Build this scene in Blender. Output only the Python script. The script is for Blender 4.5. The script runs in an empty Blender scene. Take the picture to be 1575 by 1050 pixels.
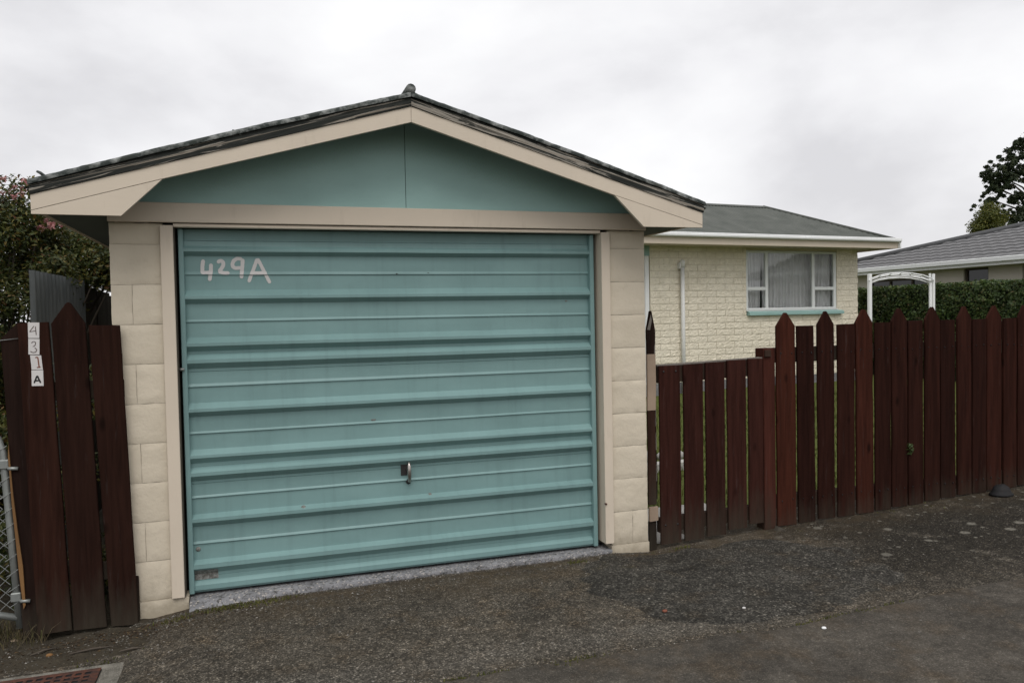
import bpy, math, random
import numpy as np
from mathutils import Vector, noise as mnoise
random.seed(7); np.random.seed(7)
sc = bpy.context.scene
COL = sc.collection

# ------------------------------------------------------------------ camera
R0 = ((0.94998528, -0.31167972, -0.01958884), (0.02851681, 0.02411251, 0.99930245), (0.31098997, 0.94988122, -0.03179464))
cd = bpy.data.cameras.new('camera'); cam = bpy.data.objects.new('camera', cd); COL.objects.link(cam)
from mathutils import Matrix
cam.matrix_world = Matrix(((R0[0][0], R0[1][0], -R0[2][0], 0.67), (R0[0][1], R0[1][1], -R0[2][1], -4.335),
                           (R0[0][2], R0[1][2], -R0[2][2], 1.404), (0, 0, 0, 1)))
cd.sensor_width = 36.0; cd.lens = 36.0 * 1211.1 / 1575.0; cd.clip_start = 0.05; cd.clip_end = 3000
sc.camera = cam

# ------------------------------------------------------------------ sky, sun, exposure
SUN_EL, SUN_AZ = math.radians(56), math.radians(192)
w = bpy.data.worlds.new('World'); sc.world = w; w.use_nodes = True
nt = w.node_tree; N = nt.nodes; L = nt.links; N.clear()
out = N.new('ShaderNodeOutputWorld')
sky = N.new('ShaderNodeTexSky'); sky.sky_type = 'NISHITA'; sky.sun_disc = False
sky.sun_elevation = SUN_EL; sky.sun_rotation = SUN_AZ; sky.dust_density = 4
b1 = N.new('ShaderNodeBackground'); b1.inputs['Strength'].default_value = 0.10; L.new(sky.outputs[0], b1.inputs[0])
tc = N.new('ShaderNodeTexCoord'); mp = N.new('ShaderNodeMapping'); L.new(tc.outputs['Generated'], mp.inputs[0])
mp.inputs['Scale'].default_value = (1, 1, 1.9); mp.inputs['Location'].default_value = (0.55, 0.3, 0.1)
n1 = N.new('ShaderNodeTexNoise'); n1.inputs['Scale'].default_value = 2.3; n1.inputs['Detail'].default_value = 7
n1.inputs['Roughness'].default_value = 0.50; n1.inputs['Distortion'].default_value = 0.1
L.new(mp.outputs[0], n1.inputs['Vector'])
cr = N.new('ShaderNodeValToRGB'); L.new(n1.outputs['Fac'], cr.inputs[0])
e = cr.color_ramp.elements
e[0].position = 0.35; e[0].color = (0.71, 0.704, 0.725, 1)
e[1].position = 0.62; e[1].color = (1.0, 0.998, 1.003, 1)
m = e.new(0.48); m.color = (0.88, 0.875, 0.892, 1)
b2 = N.new('ShaderNodeBackground'); b2.inputs['Strength'].default_value = 1.0; L.new(cr.outputs[0], b2.inputs[0])
mx = N.new('ShaderNodeMixShader'); mx.inputs[0].default_value = 0.94
L.new(b1.outputs[0], mx.inputs[1]); L.new(b2.outputs[0], mx.inputs[2]); L.new(mx.outputs[0], out.inputs[0])

sd = bpy.data.lights.new('sun', 'SUN'); sd.energy = 1.5; sd.angle = math.radians(40); sd.color = (1.0, 0.97, 0.93)
sun = bpy.data.objects.new('sun', sd); COL.objects.link(sun)
sv = Vector((math.cos(SUN_EL) * math.sin(SUN_AZ), math.cos(SUN_EL) * math.cos(SUN_AZ), math.sin(SUN_EL)))
sun.rotation_euler = sv.to_track_quat('Z', 'Y').to_euler()
vs = sc.view_settings; vs.view_transform = 'Standard'; vs.look = 'None'; vs.gamma = 1; vs.exposure = 0.1
try: vs.use_curve_mapping = False
except Exception: pass
sc.render.engine = 'CYCLES'

# ------------------------------------------------------------------ helpers
class MB:
    def __init__(s): s.v = []; s.f = []; s.m = []; s.sm = []
    def add(s, vs, fs, mi=0, smooth=False):
        o = len(s.v); s.v += [tuple(float(c) for c in p) for p in vs]
        for f in fs: s.f.append(tuple(i + o for i in f)); s.m.append(mi); s.sm.append(smooth)
        return s
    def box(s, x0, x1, y0, y1, z0, z1, c=0.0, mi=0):
        if x0 > x1: x0, x1 = x1, x0
        if y0 > y1: y0, y1 = y1, y0
        if z0 > z1: z0, z1 = z1, z0
        if c <= 0:
            v = [(x, y, z) for x in (x0, x1) for y in (y0, y1) for z in (z0, z1)]
            return s.add(v, [(0, 1, 3, 2), (4, 6, 7, 5), (0, 4, 5, 1), (2, 3, 7, 6), (0, 2, 6, 4), (1, 5, 7, 3)], mi)
        c = min(c, (x1 - x0) * .45, (y1 - y0) * .45, (z1 - z0) * .45)
        v = []; idx = {}
        for i, x in enumerate((x0, x1)):
            for j, y in enumerate((y0, y1)):
                for k, z in enumerate((z0, z1)):
                    sx, sy, sz = (1 - 2 * i) * c, (1 - 2 * j) * c, (1 - 2 * k) * c
                    for a, p in enumerate(((x, y + sy, z + sz), (x + sx, y, z + sz), (x + sx, y + sy, z))):
                        idx[i, j, k, a] = len(v); v.append(p)
        f = []
        for i in (0, 1): f.append([idx[i, 0, 0, 0], idx[i, 1, 0, 0], idx[i, 1, 1, 0], idx[i, 0, 1, 0]][::(1 if i else -1)])
        for j in (0, 1): f.append([idx[0, j, 0, 1], idx[0, j, 1, 1], idx[1, j, 1, 1], idx[1, j, 0, 1]][::(1 if j else -1)])
        for k in (0, 1): f.append([idx[0, 0, k, 2], idx[1, 0, k, 2], idx[1, 1, k, 2], idx[0, 1, k, 2]][::(1 if k else -1)])
        for i in (0, 1):
            for j in (0, 1): f.append([idx[i, j, 0, 0], idx[i, j, 1, 0], idx[i, j, 1, 1], idx[i, j, 0, 1]])
            for k in (0, 1): f.append([idx[i, 0, k, 0], idx[i, 1, k, 0], idx[i, 1, k, 2], idx[i, 0, k, 2]])
        for j in (0, 1):
            for k in (0, 1): f.append([idx[0, j, k, 1], idx[1, j, k, 1], idx[1, j, k, 2], idx[0, j, k, 2]])
        for i in (0, 1):
            for j in (0, 1):
                for k in (0, 1): f.append([idx[i, j, k, 0], idx[i, j, k, 1], idx[i, j, k, 2]])
        return s.add(v, f, mi)
    def prism(s, poly, axis, a, b, mi=0):
        """poly of 2-D points extruded along axis ('x': (y,z), 'y': (x,z), 'z': (x,y)) from a to b"""
        n = len(poly); v = []
        for t in (a, b):
            for p in poly:
                v.append({'x': (t, p[0], p[1]), 'y': (p[0], t, p[1]), 'z': (p[0], p[1], t)}[axis])
        f = [tuple(range(n)), tuple(range(2 * n - 1, n - 1, -1))]
        for i in range(n):
            j = (i + 1) % n; f.append((i, i + n, j + n, j))
        return s.add(v, f, mi)
    def tube(s, pts, r, n=8, mi=0, cap=True):
        pts = [Vector(p) for p in pts]; rs = r if isinstance(r, (list, tuple)) else [r] * len(pts)
        v = []; f = []; prev = None
        for i, p in enumerate(pts):
            t = (pts[min(i + 1, len(pts) - 1)] - pts[max(i - 1, 0)]).normalized()
            a = prev if prev is not None else (Vector((0, 0, 1)) if abs(t.z) < .9 else Vector((1, 0, 0)))
            u = (a - t * a.dot(t)).normalized(); prev = u; q = t.cross(u)
            for k in range(n):
                an = 2 * math.pi * k / n; v.append(p + (u * math.cos(an) + q * math.sin(an)) * rs[i])
        for i in range(len(pts) - 1):
            for k in range(n):
                k2 = (k + 1) % n; f.append((i * n + k, i * n + k2, (i + 1) * n + k2, (i + 1) * n + k))
        if cap: f.append(tuple(range(n))[::-1]); f.append(tuple(range((len(pts) - 1) * n, len(pts) * n)))
        s.add(v, f, mi, True); return s

WL = {}                                                      # world location of every object
XF = [None]                                                  # optional world transform for vertices (house yaw)
def link(name, me, mat, parent, loc):
    o = bpy.data.objects.new(name, me); COL.objects.link(o)
    if mat is not None and me is not None:
        for mm in (mat if isinstance(mat, (list, tuple)) else [mat]): me.materials.append(mm)
    WL[o.name] = Vector(loc)
    if parent is not None:
        o.parent = parent; o.location = Vector(loc) - WL[parent.name]
    else: o.location = loc
    return o
def obj(name, mb, mat, parent=None, pivot=None):
    v = np.array(mb.v, float)
    if XF[0] is not None: v = XF[0](v)
    if pivot is None:
        lo, hi = v.min(0), v.max(0); pivot = ((lo[0] + hi[0]) / 2, (lo[1] + hi[1]) / 2, lo[2])
    elif XF[0] is not None: pivot = XF[0](np.array([pivot]))[0]
    v = v - np.array(pivot)
    me = bpy.data.meshes.new(name); me.from_pydata(v.tolist(), [], mb.f); me.update()
    me.polygons.foreach_set('material_index', mb.m); me.polygons.foreach_set('use_smooth', mb.sm)
    return link(name, me, mat, parent, pivot)
def thing(name, label, cat, loc=(0, 0, 0), group=None):
    if XF[0] is not None: loc = XF[0](np.array([loc], float))[0]
    o = link(name, None, None, None, loc); o.empty_display_size = .2
    return tag(o, label, cat, group)
def tag(o, label=None, cat=None, group=None, kind=None):
    if label: o['label'] = label
    if cat: o['category'] = cat
    if group: o['group'] = group
    if kind: o['kind'] = kind
    return o
def fnoise(x, y=0, z=0): return mnoise.noise(Vector((x, y, z)))

# ------------------------------------------------------------------ materials
def new_mat(name):
    m = bpy.data.materials.new(name); m.use_nodes = True
    nt = m.node_tree; return m, nt, nt.nodes, nt.links, nt.nodes['Principled BSDF']
class G:
    """tiny node-graph helper"""
    def __init__(s, name, rough=.7, spec=.3, metal=0.):
        s.m, s.nt, s.N, s.L, s.P = new_mat(name)
        s.P.inputs['Roughness'].default_value = rough; s.P.inputs['Specular IOR Level'].default_value = spec
        s.P.inputs['Metallic'].default_value = metal
        s.tc = s.N.new('ShaderNodeTexCoord'); s.bump = None
        s.oi = s.N.new('ShaderNodeObjectInfo')
    def co(s, scale=(1, 1, 1), kind='Object', rnd=0.):
        mp = s.N.new('ShaderNodeMapping'); s.L.new(s.tc.outputs[kind], mp.inputs[0]); mp.inputs['Scale'].default_value = scale
        if rnd:
            mu = s.N.new('ShaderNodeMath'); mu.operation = 'MULTIPLY'; mu.inputs[1].default_value = rnd
            s.L.new(s.oi.outputs['Random'], mu.inputs[0]); s.L.new(mu.outputs[0], mp.inputs['Location'])
        return mp.outputs[0]
    def world(s, scale=(1, 1, 1)):
        g = s.N.new('ShaderNodeNewGeometry'); mp = s.N.new('ShaderNodeMapping'); s.L.new(g.outputs['Position'], mp.inputs[0])
        mp.inputs['Scale'].default_value = scale; return mp.outputs[0]
    def noise(s, co, scale, detail=4, rough=.55, dist=0.):
        n = s.N.new('ShaderNodeTexNoise'); n.inputs['Scale'].default_value = scale; n.inputs['Detail'].default_value = detail
        n.inputs['Roughness'].default_value = rough; n.inputs['Distortion'].default_value = dist
        s.L.new(co, n.inputs['Vector']); return n.outputs['Fac']
    def voro(s, co, scale, feature='F1', out='Distance'):
        n = s.N.new('ShaderNodeTexVoronoi'); n.inputs['Scale'].default_value = scale; n.feature = feature
        s.L.new(co, n.inputs['Vector']); return n.outputs[out]
    def ramp(s, fac, stops):
        r = s.N.new('ShaderNodeValToRGB'); s.L.new(fac, r.inputs[0]); el = r.color_ramp.elements
        while len(el) < len(stops): el.new(.5)
        for i, (p, c) in enumerate(stops):
            el[i].position = p; el[i].color = (c, c, c, 1) if isinstance(c, (int, float)) else (*c, 1)
        return r.outputs[0]
    def mix(s, fac, a, b, mode='MIX'):
        n = s.N.new('ShaderNodeMix'); n.data_type = 'RGBA'; n.blend_type = mode
        for k, x in ((0, fac), (6, a), (7, b)):
            if isinstance(x, (int, float)): n.inputs[k].default_value = x if k == 0 else (x, x, x, 1)
            elif isinstance(x, tuple): n.inputs[k].default_value = (*x, 1)
            else: s.L.new(x, n.inputs[k])
        return n.outputs[2]
    def math(s, op, a, b=0., c=0.):
        n = s.N.new('ShaderNodeMath'); n.operation = op
        for k, x in enumerate((a, b, c)):
            if isinstance(x, (int, float)): n.inputs[k].default_value = x
            else: s.L.new(x, n.inputs[k])
        return n.outputs[0]
    def sep(s, co, i):
        n = s.N.new('ShaderNodeSeparateXYZ'); s.L.new(co, n.inputs[0]); return n.outputs[i]
    def col(s, c):
        if isinstance(c, tuple): s.P.inputs['Base Color'].default_value = (*c, 1)
        else: s.L.new(c, s.P.inputs['Base Color'])
    def bumpit(s, h, strength=.3, dist=.005):
        b = s.N.new('ShaderNodeBump'); b.inputs['Strength'].default_value = strength; b.inputs['Distance'].default_value = dist
        s.L.new(h, b.inputs['Height'])
        if s.bump: s.L.new(s.bump, b.inputs['Normal'])
        s.bump = b.outputs[0]; s.L.new(s.bump, s.P.inputs['Normal'])
    def rough(s, r): s.L.new(r, s.P.inputs['Roughness'])

def paint(name, base, rough=.55, var=.12, bump=.15, bscale=60., grain=None, dirt=None, spec=.3):
    g = G(name, rough, spec); co = g.co(rnd=7.)
    n = g.noise(co, 2.3, 5); c = g.mix(g.ramp(n, [(.3, 0.), (.7, 1.)]), tuple(b * (1 - var) for b in base), tuple(b * (1 + var * .5) for b in base))
    if dirt:
        d = g.ramp(g.noise(g.co((6, 6, 1.2), rnd=9.), 3.2, 7, .68), [(.56, 0.), (.80, .75)]); c = g.mix(d, c, dirt)
    g.col(c)
    g.bumpit(g.noise(g.co(grain or (1, 1, 1), rnd=7.), bscale, 5, .6), bump, .004)
    return g.m

CREAM = (.56, .49, .385)
M = {}
M['cream'] = paint('cream_paint', CREAM, .55, .08, .12, 40, (.6, 3, 3), (.44, .38, .29))
M['cream_board'] = paint('cream_board_paint', (.61, .53, .43), .5, .06, .12, 30, (.5, 4, 4), (.50, .43, .34))
# painted concrete block
g = G('painted_block', .62, .25); co = g.co(rnd=5.)
c = g.mix(g.ramp(g.noise(co, 3, 5), [(.3, 0.), (.7, 1.)]), (.555, .490, .385), (.635, .565, .452))
c = g.mix(g.ramp(g.noise(co, 14, 6, .7), [(.62, 0.), (.8, .5)]), c, (.47, .41, .315))
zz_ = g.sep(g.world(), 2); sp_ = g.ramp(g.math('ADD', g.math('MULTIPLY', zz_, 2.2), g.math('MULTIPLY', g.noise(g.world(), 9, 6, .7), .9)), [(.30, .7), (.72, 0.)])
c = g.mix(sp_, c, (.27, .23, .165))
pk = g.ramp(g.noise(g.world(), 34, 5, .7), [(.70, 0.), (.76, .5)]); c = g.mix(pk, c, (.36, .31, .235))
g.col(c); g.bumpit(g.noise(co, 18, 6, .62), .5, .010); g.bumpit(g.noise(co, 120, 3, .6), .25, .003); M['block'] = g.m
# mortar behind the blocks, same paint but darker cracks
M['mortar'] = paint('painted_mortar', (.46, .40, .31), .7, .25, .5, 50)
# teal door steel
def teal(name, base, dirty=True):
    g = G(name, .46, .36); co = g.co()
    c = g.mix(g.ramp(g.noise(g.world((.7, 1, 4)), 1.4, 5), [(.3, 0.), (.7, 1.)]), tuple(b * .92 for b in base), tuple(b * 1.06 for b in base))
    if dirty:
        sp = g.ramp(g.noise(g.world((1, 1, 1.6)), 26, 4, .6), [(.72, 0.), (.78, 1.)])
        bl = g.ramp(g.noise(g.world(), 2.1, 2), [(.52, 0.), (.62, .55)])
        c = g.mix(g.math('MULTIPLY', sp, bl), c, (.16, .15, .13))
        st = g.ramp(g.noise(g.world((9, 1, .7)), 2.5, 5, .6), [(.52, 0.), (.78, .5)])
        c = g.mix(st, c, tuple(b * .72 for b in base))
    ch = g.ramp(g.noise(g.world((1.5, 1, 2.2)), 1.7, 6, .6), [(.42, 0.), (.64, .42)]); c = g.mix(ch, c, tuple(min(1, b * 1.18 + .015) for b in base))
    g.col(c); g.bumpit(g.noise(g.world((.25, 1, 1)), 5, 3), .10, .02); g.rough(g.ramp(g.noise(co, 8, 4), [(.3, .40), (.7, .52)]))
    return g.m
TEAL = (.172, .284, .280)
M['teal'] = teal('teal_steel_paint', TEAL)
M['teal_sheet'] = teal('teal_sheet_paint', (.285, .445, .42), False)
# peeling barge timber, grain along each slope
def peel(name, ang, thr):
    g = G(name, .8, .2)
    m1 = g.N.new('ShaderNodeMapping'); g.L.new(g.tc.outputs['Object'], m1.inputs[0]); m1.inputs['Rotation'].default_value = (0, math.radians(ang), 0)
    m2 = g.N.new('ShaderNodeMapping'); g.L.new(m1.outputs[0], m2.inputs[0]); m2.inputs['Scale'].default_value = (1.6, 6, 38)
    co = m2.outputs[0]; n = g.noise(co, 1.5, 9, .62, .9); ng = g.noise(co, 6, 5, .6)
    dark = g.mix(ng, (.012, .015, .013), (.042, .044, .040)); pale = g.mix(g.noise(co, 4, 4), (.20, .18, .155), (.42, .385, .33))
    c = g.mix(g.ramp(n, [(thr, 0.), (thr + .035, 1.)]), dark, pale)
    m3 = g.N.new('ShaderNodeMapping'); g.L.new(m1.outputs[0], m3.inputs[0]); m3.inputs['Scale'].default_value = (.6, 1, 90)
    ln = g.ramp(g.noise(m3.outputs[0], 1.1, 3, .5, .4), [(.60, 0.), (.66, .8)]); c = g.mix(ln, c, (.30, .26, .21))
    g.col(c); g.bumpit(n, .8, .008); return g.m
M['peel'] = peel('peeling_timber', 16.2, .56); M['peel2'] = peel('peeling_timber_pale', -16.2, .49)
g = G('mossy_flashing', .8, .3); co = g.co()
n = g.noise(co, 17, 7, .66)
c = g.mix(g.ramp(n, [(.46, 0.), (.66, 1.)]), (.032, .040, .037), (.27, .28, .27))
c = g.mix(g.ramp(g.noise(co, 6, 4), [(.55, 0.), (.7, .8)]), c, (.022, .026, .018))
g.col(c); g.bumpit(n, .7, .012); M['flash'] = g.m
# brown stained timber
def stain(name, base, pale=.55, grime=.28):
    g = G(name, .9, .06); co = g.co((14, 14, .9), rnd=23.)
    n = g.noise(co, 2.2, 7, .62, .4)
    c = g.mix(g.ramp(n, [(.28, 0.), (.72, 1.)]), tuple(b * .55 for b in base), tuple(b * 1.45 for b in base))
    hue = g.ramp(g.oi.outputs['Random'], [(0., (.72, .74, .76)), (.5, (1., 1., 1.)), (.85, (1.35, 1.25, 1.2)), (1., (1.9, 1.7, 1.5))])
    c = g.mix(1., c, hue, 'MULTIPLY')
    wr = g.ramp(g.noise(g.co((22, 22, 1.6), rnd=17.), 2.4, 8, .7, .3), [(.60, 0.), (.72, .55)]); c = g.mix(wr, c, tuple(b * 1.0 + .030 for b in base))
    kn = g.voro(g.co((5, 5, 2.2), rnd=31.), 1.3); c = g.mix(g.ramp(kn, [(.05, .8), (.13, 0.)]), c, tuple(b * .35 for b in base))
    z = g.sep(g.co(), 2)
    gm = g.math('ADD', z, g.math('MULTIPLY', g.noise(g.co((9, 9, 1.2), rnd=3.), 2.4, 6, .7), .55))
    fz = g.ramp(g.math('MULTIPLY', gm, 1.), [(grime - .05, 1.), (grime + .26, 0.)])
    c = g.mix(g.math('MULTIPLY', fz, .72), c, (.046, .040, .030))
    g.col(c); g.bumpit(n, .5, .006); return g.m
M['stain'] = stain('brown_fence_stain', (.0245, .0085, .0058), .55, .17)
M['stain2'] = stain('dark_gate_stain', (.038, .0135, .0100))
M['stain3'] = stain('dark_board_stain', (.0185, .0082, .0058))
M['stain_dark'] = stain('weathered_dark_stain', (.017, .0095, .0075))
M['raw'] = paint('raw_pine', (.30, .225, .165), .8, .3, .5, 20, (8, 8, .7))
M['rawgold'] = paint('split_pine', (.20, .105, .040), .8, .3, .5, 20, (8, 8, .7))
M['greywood'] = paint('grey_weathered_wood', (.17, .15, .13), .85, .3, .6, 20, (8, 8, .6), (.06, .05, .04))
M['wedgewood'] = paint('dirty_offcut', (.075, .066, .052), .85, .3, .6, 20)
M['white'] = paint('white_paint', (.79, .80, .80), .4, .05, .05, 30, None, (.58, .58, .55))
M['whitew'] = paint('white_window_paint', (.72, .74, .73), .4, .05, .05, 30)
M['pvc'] = paint('white_pipe', (.68, .68, .66), .4, .08, .05, 30)
M['num'] = paint('white_brush_paint', (.58, .56, .55), .6, .10, .2, 40)
M['paper'] = paint('plate_white', (.60, .58, .57), .6, .1, .05, 30, None, (.42, .38, .33))
M['ink'] = paint('black_ink', (.012, .012, .012), .6, .1, .05, 30)
M['inkbrown'] = paint('faded_marker', (.075, .045, .040), .7, .3, .05, 90)
M['inkrust'] = paint('rust_marker', (.21, .075, .045), .7, .3, .05, 90)
M['steel'] = (lambda g: (g.col((.45, .42, .39)), g.m)[1])(G('worn_chrome', .32, .5, 1.))
M['dullblack'] = paint('dull_black', (.013, .013, .014), .75, .4, .5, 40, None, (.03, .02, .014))
M['blackplate'] = paint('black_plate', (.03, .028, .027), .5, .2, .1, 60)
M['galv'] = (lambda g: (g.col(g.mix(g.noise(g.co(), 30, 4), (.20, .215, .205), (.33, .345, .33))), g.m)[1])(G('galvanised_pipe', .5, .4, .55))
M['wire'] = (lambda g: (g.col((.26, .27, .26)), g.m)[1])(G('galvanised_wire', .5, .4, .5))
M['conc'] = None
def concrete(name, a, b, scale=12):
    g = G(name, .88, .2); co = g.co()
    n = g.noise(co, scale, 7, .65); c = g.mix(g.ramp(n, [(.3, 0.), (.7, 1.)]), a, b)
    v = g.voro(co, 160); c = g.mix(g.ramp(v, [(.12, .7), (.3, 0.)]), c, tuple(min(.6, x * 1.9) for x in b))
    g.col(c); g.bumpit(n, .5, .01); g.bumpit(v, .3, .003); return g.m
M['conc'] = concrete('grey_concrete', (.13, .13, .132), (.22, .22, .225))
g = G('stained_concrete', .9, .2); co = g.world()
c = g.mix(g.ramp(g.noise(co, 7, 6, .65), [(.35, 0.), (.65, 1.)]), (.135, .136, .142), (.25, .25, .262))
c = g.mix(g.ramp(g.noise(co, 48, 6, .75), [(.50, 0.), (.62, .85)]), c, (.045, .042, .036))
c = g.mix(g.ramp(g.sep(g.voro(co, 120, 'F1', 'Color'), 0), [(.90, 0.), (.93, .8)]), c, (.40, .37, .34))
g.col(c); g.bumpit(g.noise(co, 60, 5), .6, .008); M['concm'] = g.m
M['concl'] = concrete('pale_concrete', (.34, .33, .31), (.46, .45, .43))
M['concs'] = concrete('surround_concrete', (.075, .070, .058), (.235, .22, .19), 16)
M['concd'] = concrete('dirty_concrete', (.060, .056, .046), (.145, .135, .115), 20)
# house brick
g = G('cream_split_brick', .75, .2); co = g.co(rnd=6.)
hb = (.80, .735, .605)
c = g.mix(g.ramp(g.noise(co, 9, 5), [(.3, 0.), (.7, 1.)]), tuple(x * .90 for x in hb), tuple(x * 1.05 for x in hb))
c = g.mix(g.ramp(g.noise(g.world((1, 1, 1)), 1.1, 4), [(.45, 0.), (.75, .4)]), c, (.61, .54, .41))
g.col(c); g.bumpit(g.noise(co, 38, 5, .65), .55, .010); M['brick'] = g.m
M['brickmortar'] = paint('cream_joint', (.64, .57, .43), .8, .1, .3, 60)
# corrugated roofing
g = G('grey_green_roofing', .8, .25); co = g.world((1, 1, 1))
n = g.noise(co, 3, 7, .65)
c = g.mix(g.ramp(n, [(.3, 0.), (.7, 1.)]), (.070, .077, .069), (.116, .122, .111))
c = g.mix(g.ramp(g.noise(co, 22, 5, .7), [(.6, 0.), (.75, .5)]), c, (.17, .165, .15))
g.col(c); g.bumpit(g.noise(co, 40, 4), .3, .006); M['roofing'] = g.m
g = G('grey_tile', .75, .25); co = g.world()
c = g.mix(g.noise(co, 5, 6, .7), (.10, .10, .104), (.19, .188, .19)); g.col(c); M['tile'] = g.m
M['tiledark'] = paint('ridge_tile', (.085, .087, .090), .8, .2, .3, 30)
M['nwall'] = paint('pale_neighbour_wall', (.52, .48, .43), .8, .06, .2, 30)
M['fibro'] = (lambda g: (g.col(g.mix(g.ramp(g.noise(g.co((1, 1, .3)), 5, 6, .65), [(.3, 0.), (.7, 1.)]), (.10, .115, .122), (.20, .22, .228))), g.m)[1])(G('weathered_fence_sheet', .7, .3))
M['darkboard'] = stain('grey_brown_boards', (.045, .042, .037))
M['dark'] = paint('dark_interior', (.02, .02, .02), .9)
M['soffit'] = paint('soffit_paint', (.10, .12, .115), .8, .2, .1)
M['jamb'] = paint('jamb_timber', (.10, .085, .065), .8, .2, .3)
M['rust'] = (lambda g: (g.col(g.mix(g.ramp(g.noise(g.co(), 24, 6, .7), [(.35, 0.), (.65, 1.)]), (.030, .020, .018), (.105, .038, .022))), g.bumpit(g.noise(g.co(), 60, 5), .5, .004), g.m)[2])(G('rusty_iron', .75, .3))
M['bare'] = (lambda g: (g.col(g.mix(g.ramp(g.noise(g.co(), 55, 5, .7), [(.42, 0.), (.62, 1.)]), (.12, .115, .10), (.30, .30, .285))), g.m)[1])(G('bare_zinc_patch', .55, .4, .2))
# glass
g = G('window_glass', .03, .5); g.col((.9, .93, .93)); g.P.inputs['Transmission Weight'].default_value = 1.0; g.P.inputs['IOR'].default_value = 1.45
M['glass'] = g.m
g = G('dark_pane', .05, .5); g.col((.02, .022, .024)); M['darkpane'] = g.m
g = G('net_curtain', .9, .1); n = g.noise(g.co((30, 1, .4)), 2, 4)
g.col(g.mix(n, (.70, .67, .67), (.90, .87, .87))); g.P.inputs['Transmission Weight'].default_value = 0.0; M['net'] = g.m
g = G('blind_grey', .8, .1); g.col((.33, .34, .37)); M['blind'] = g.m

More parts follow.
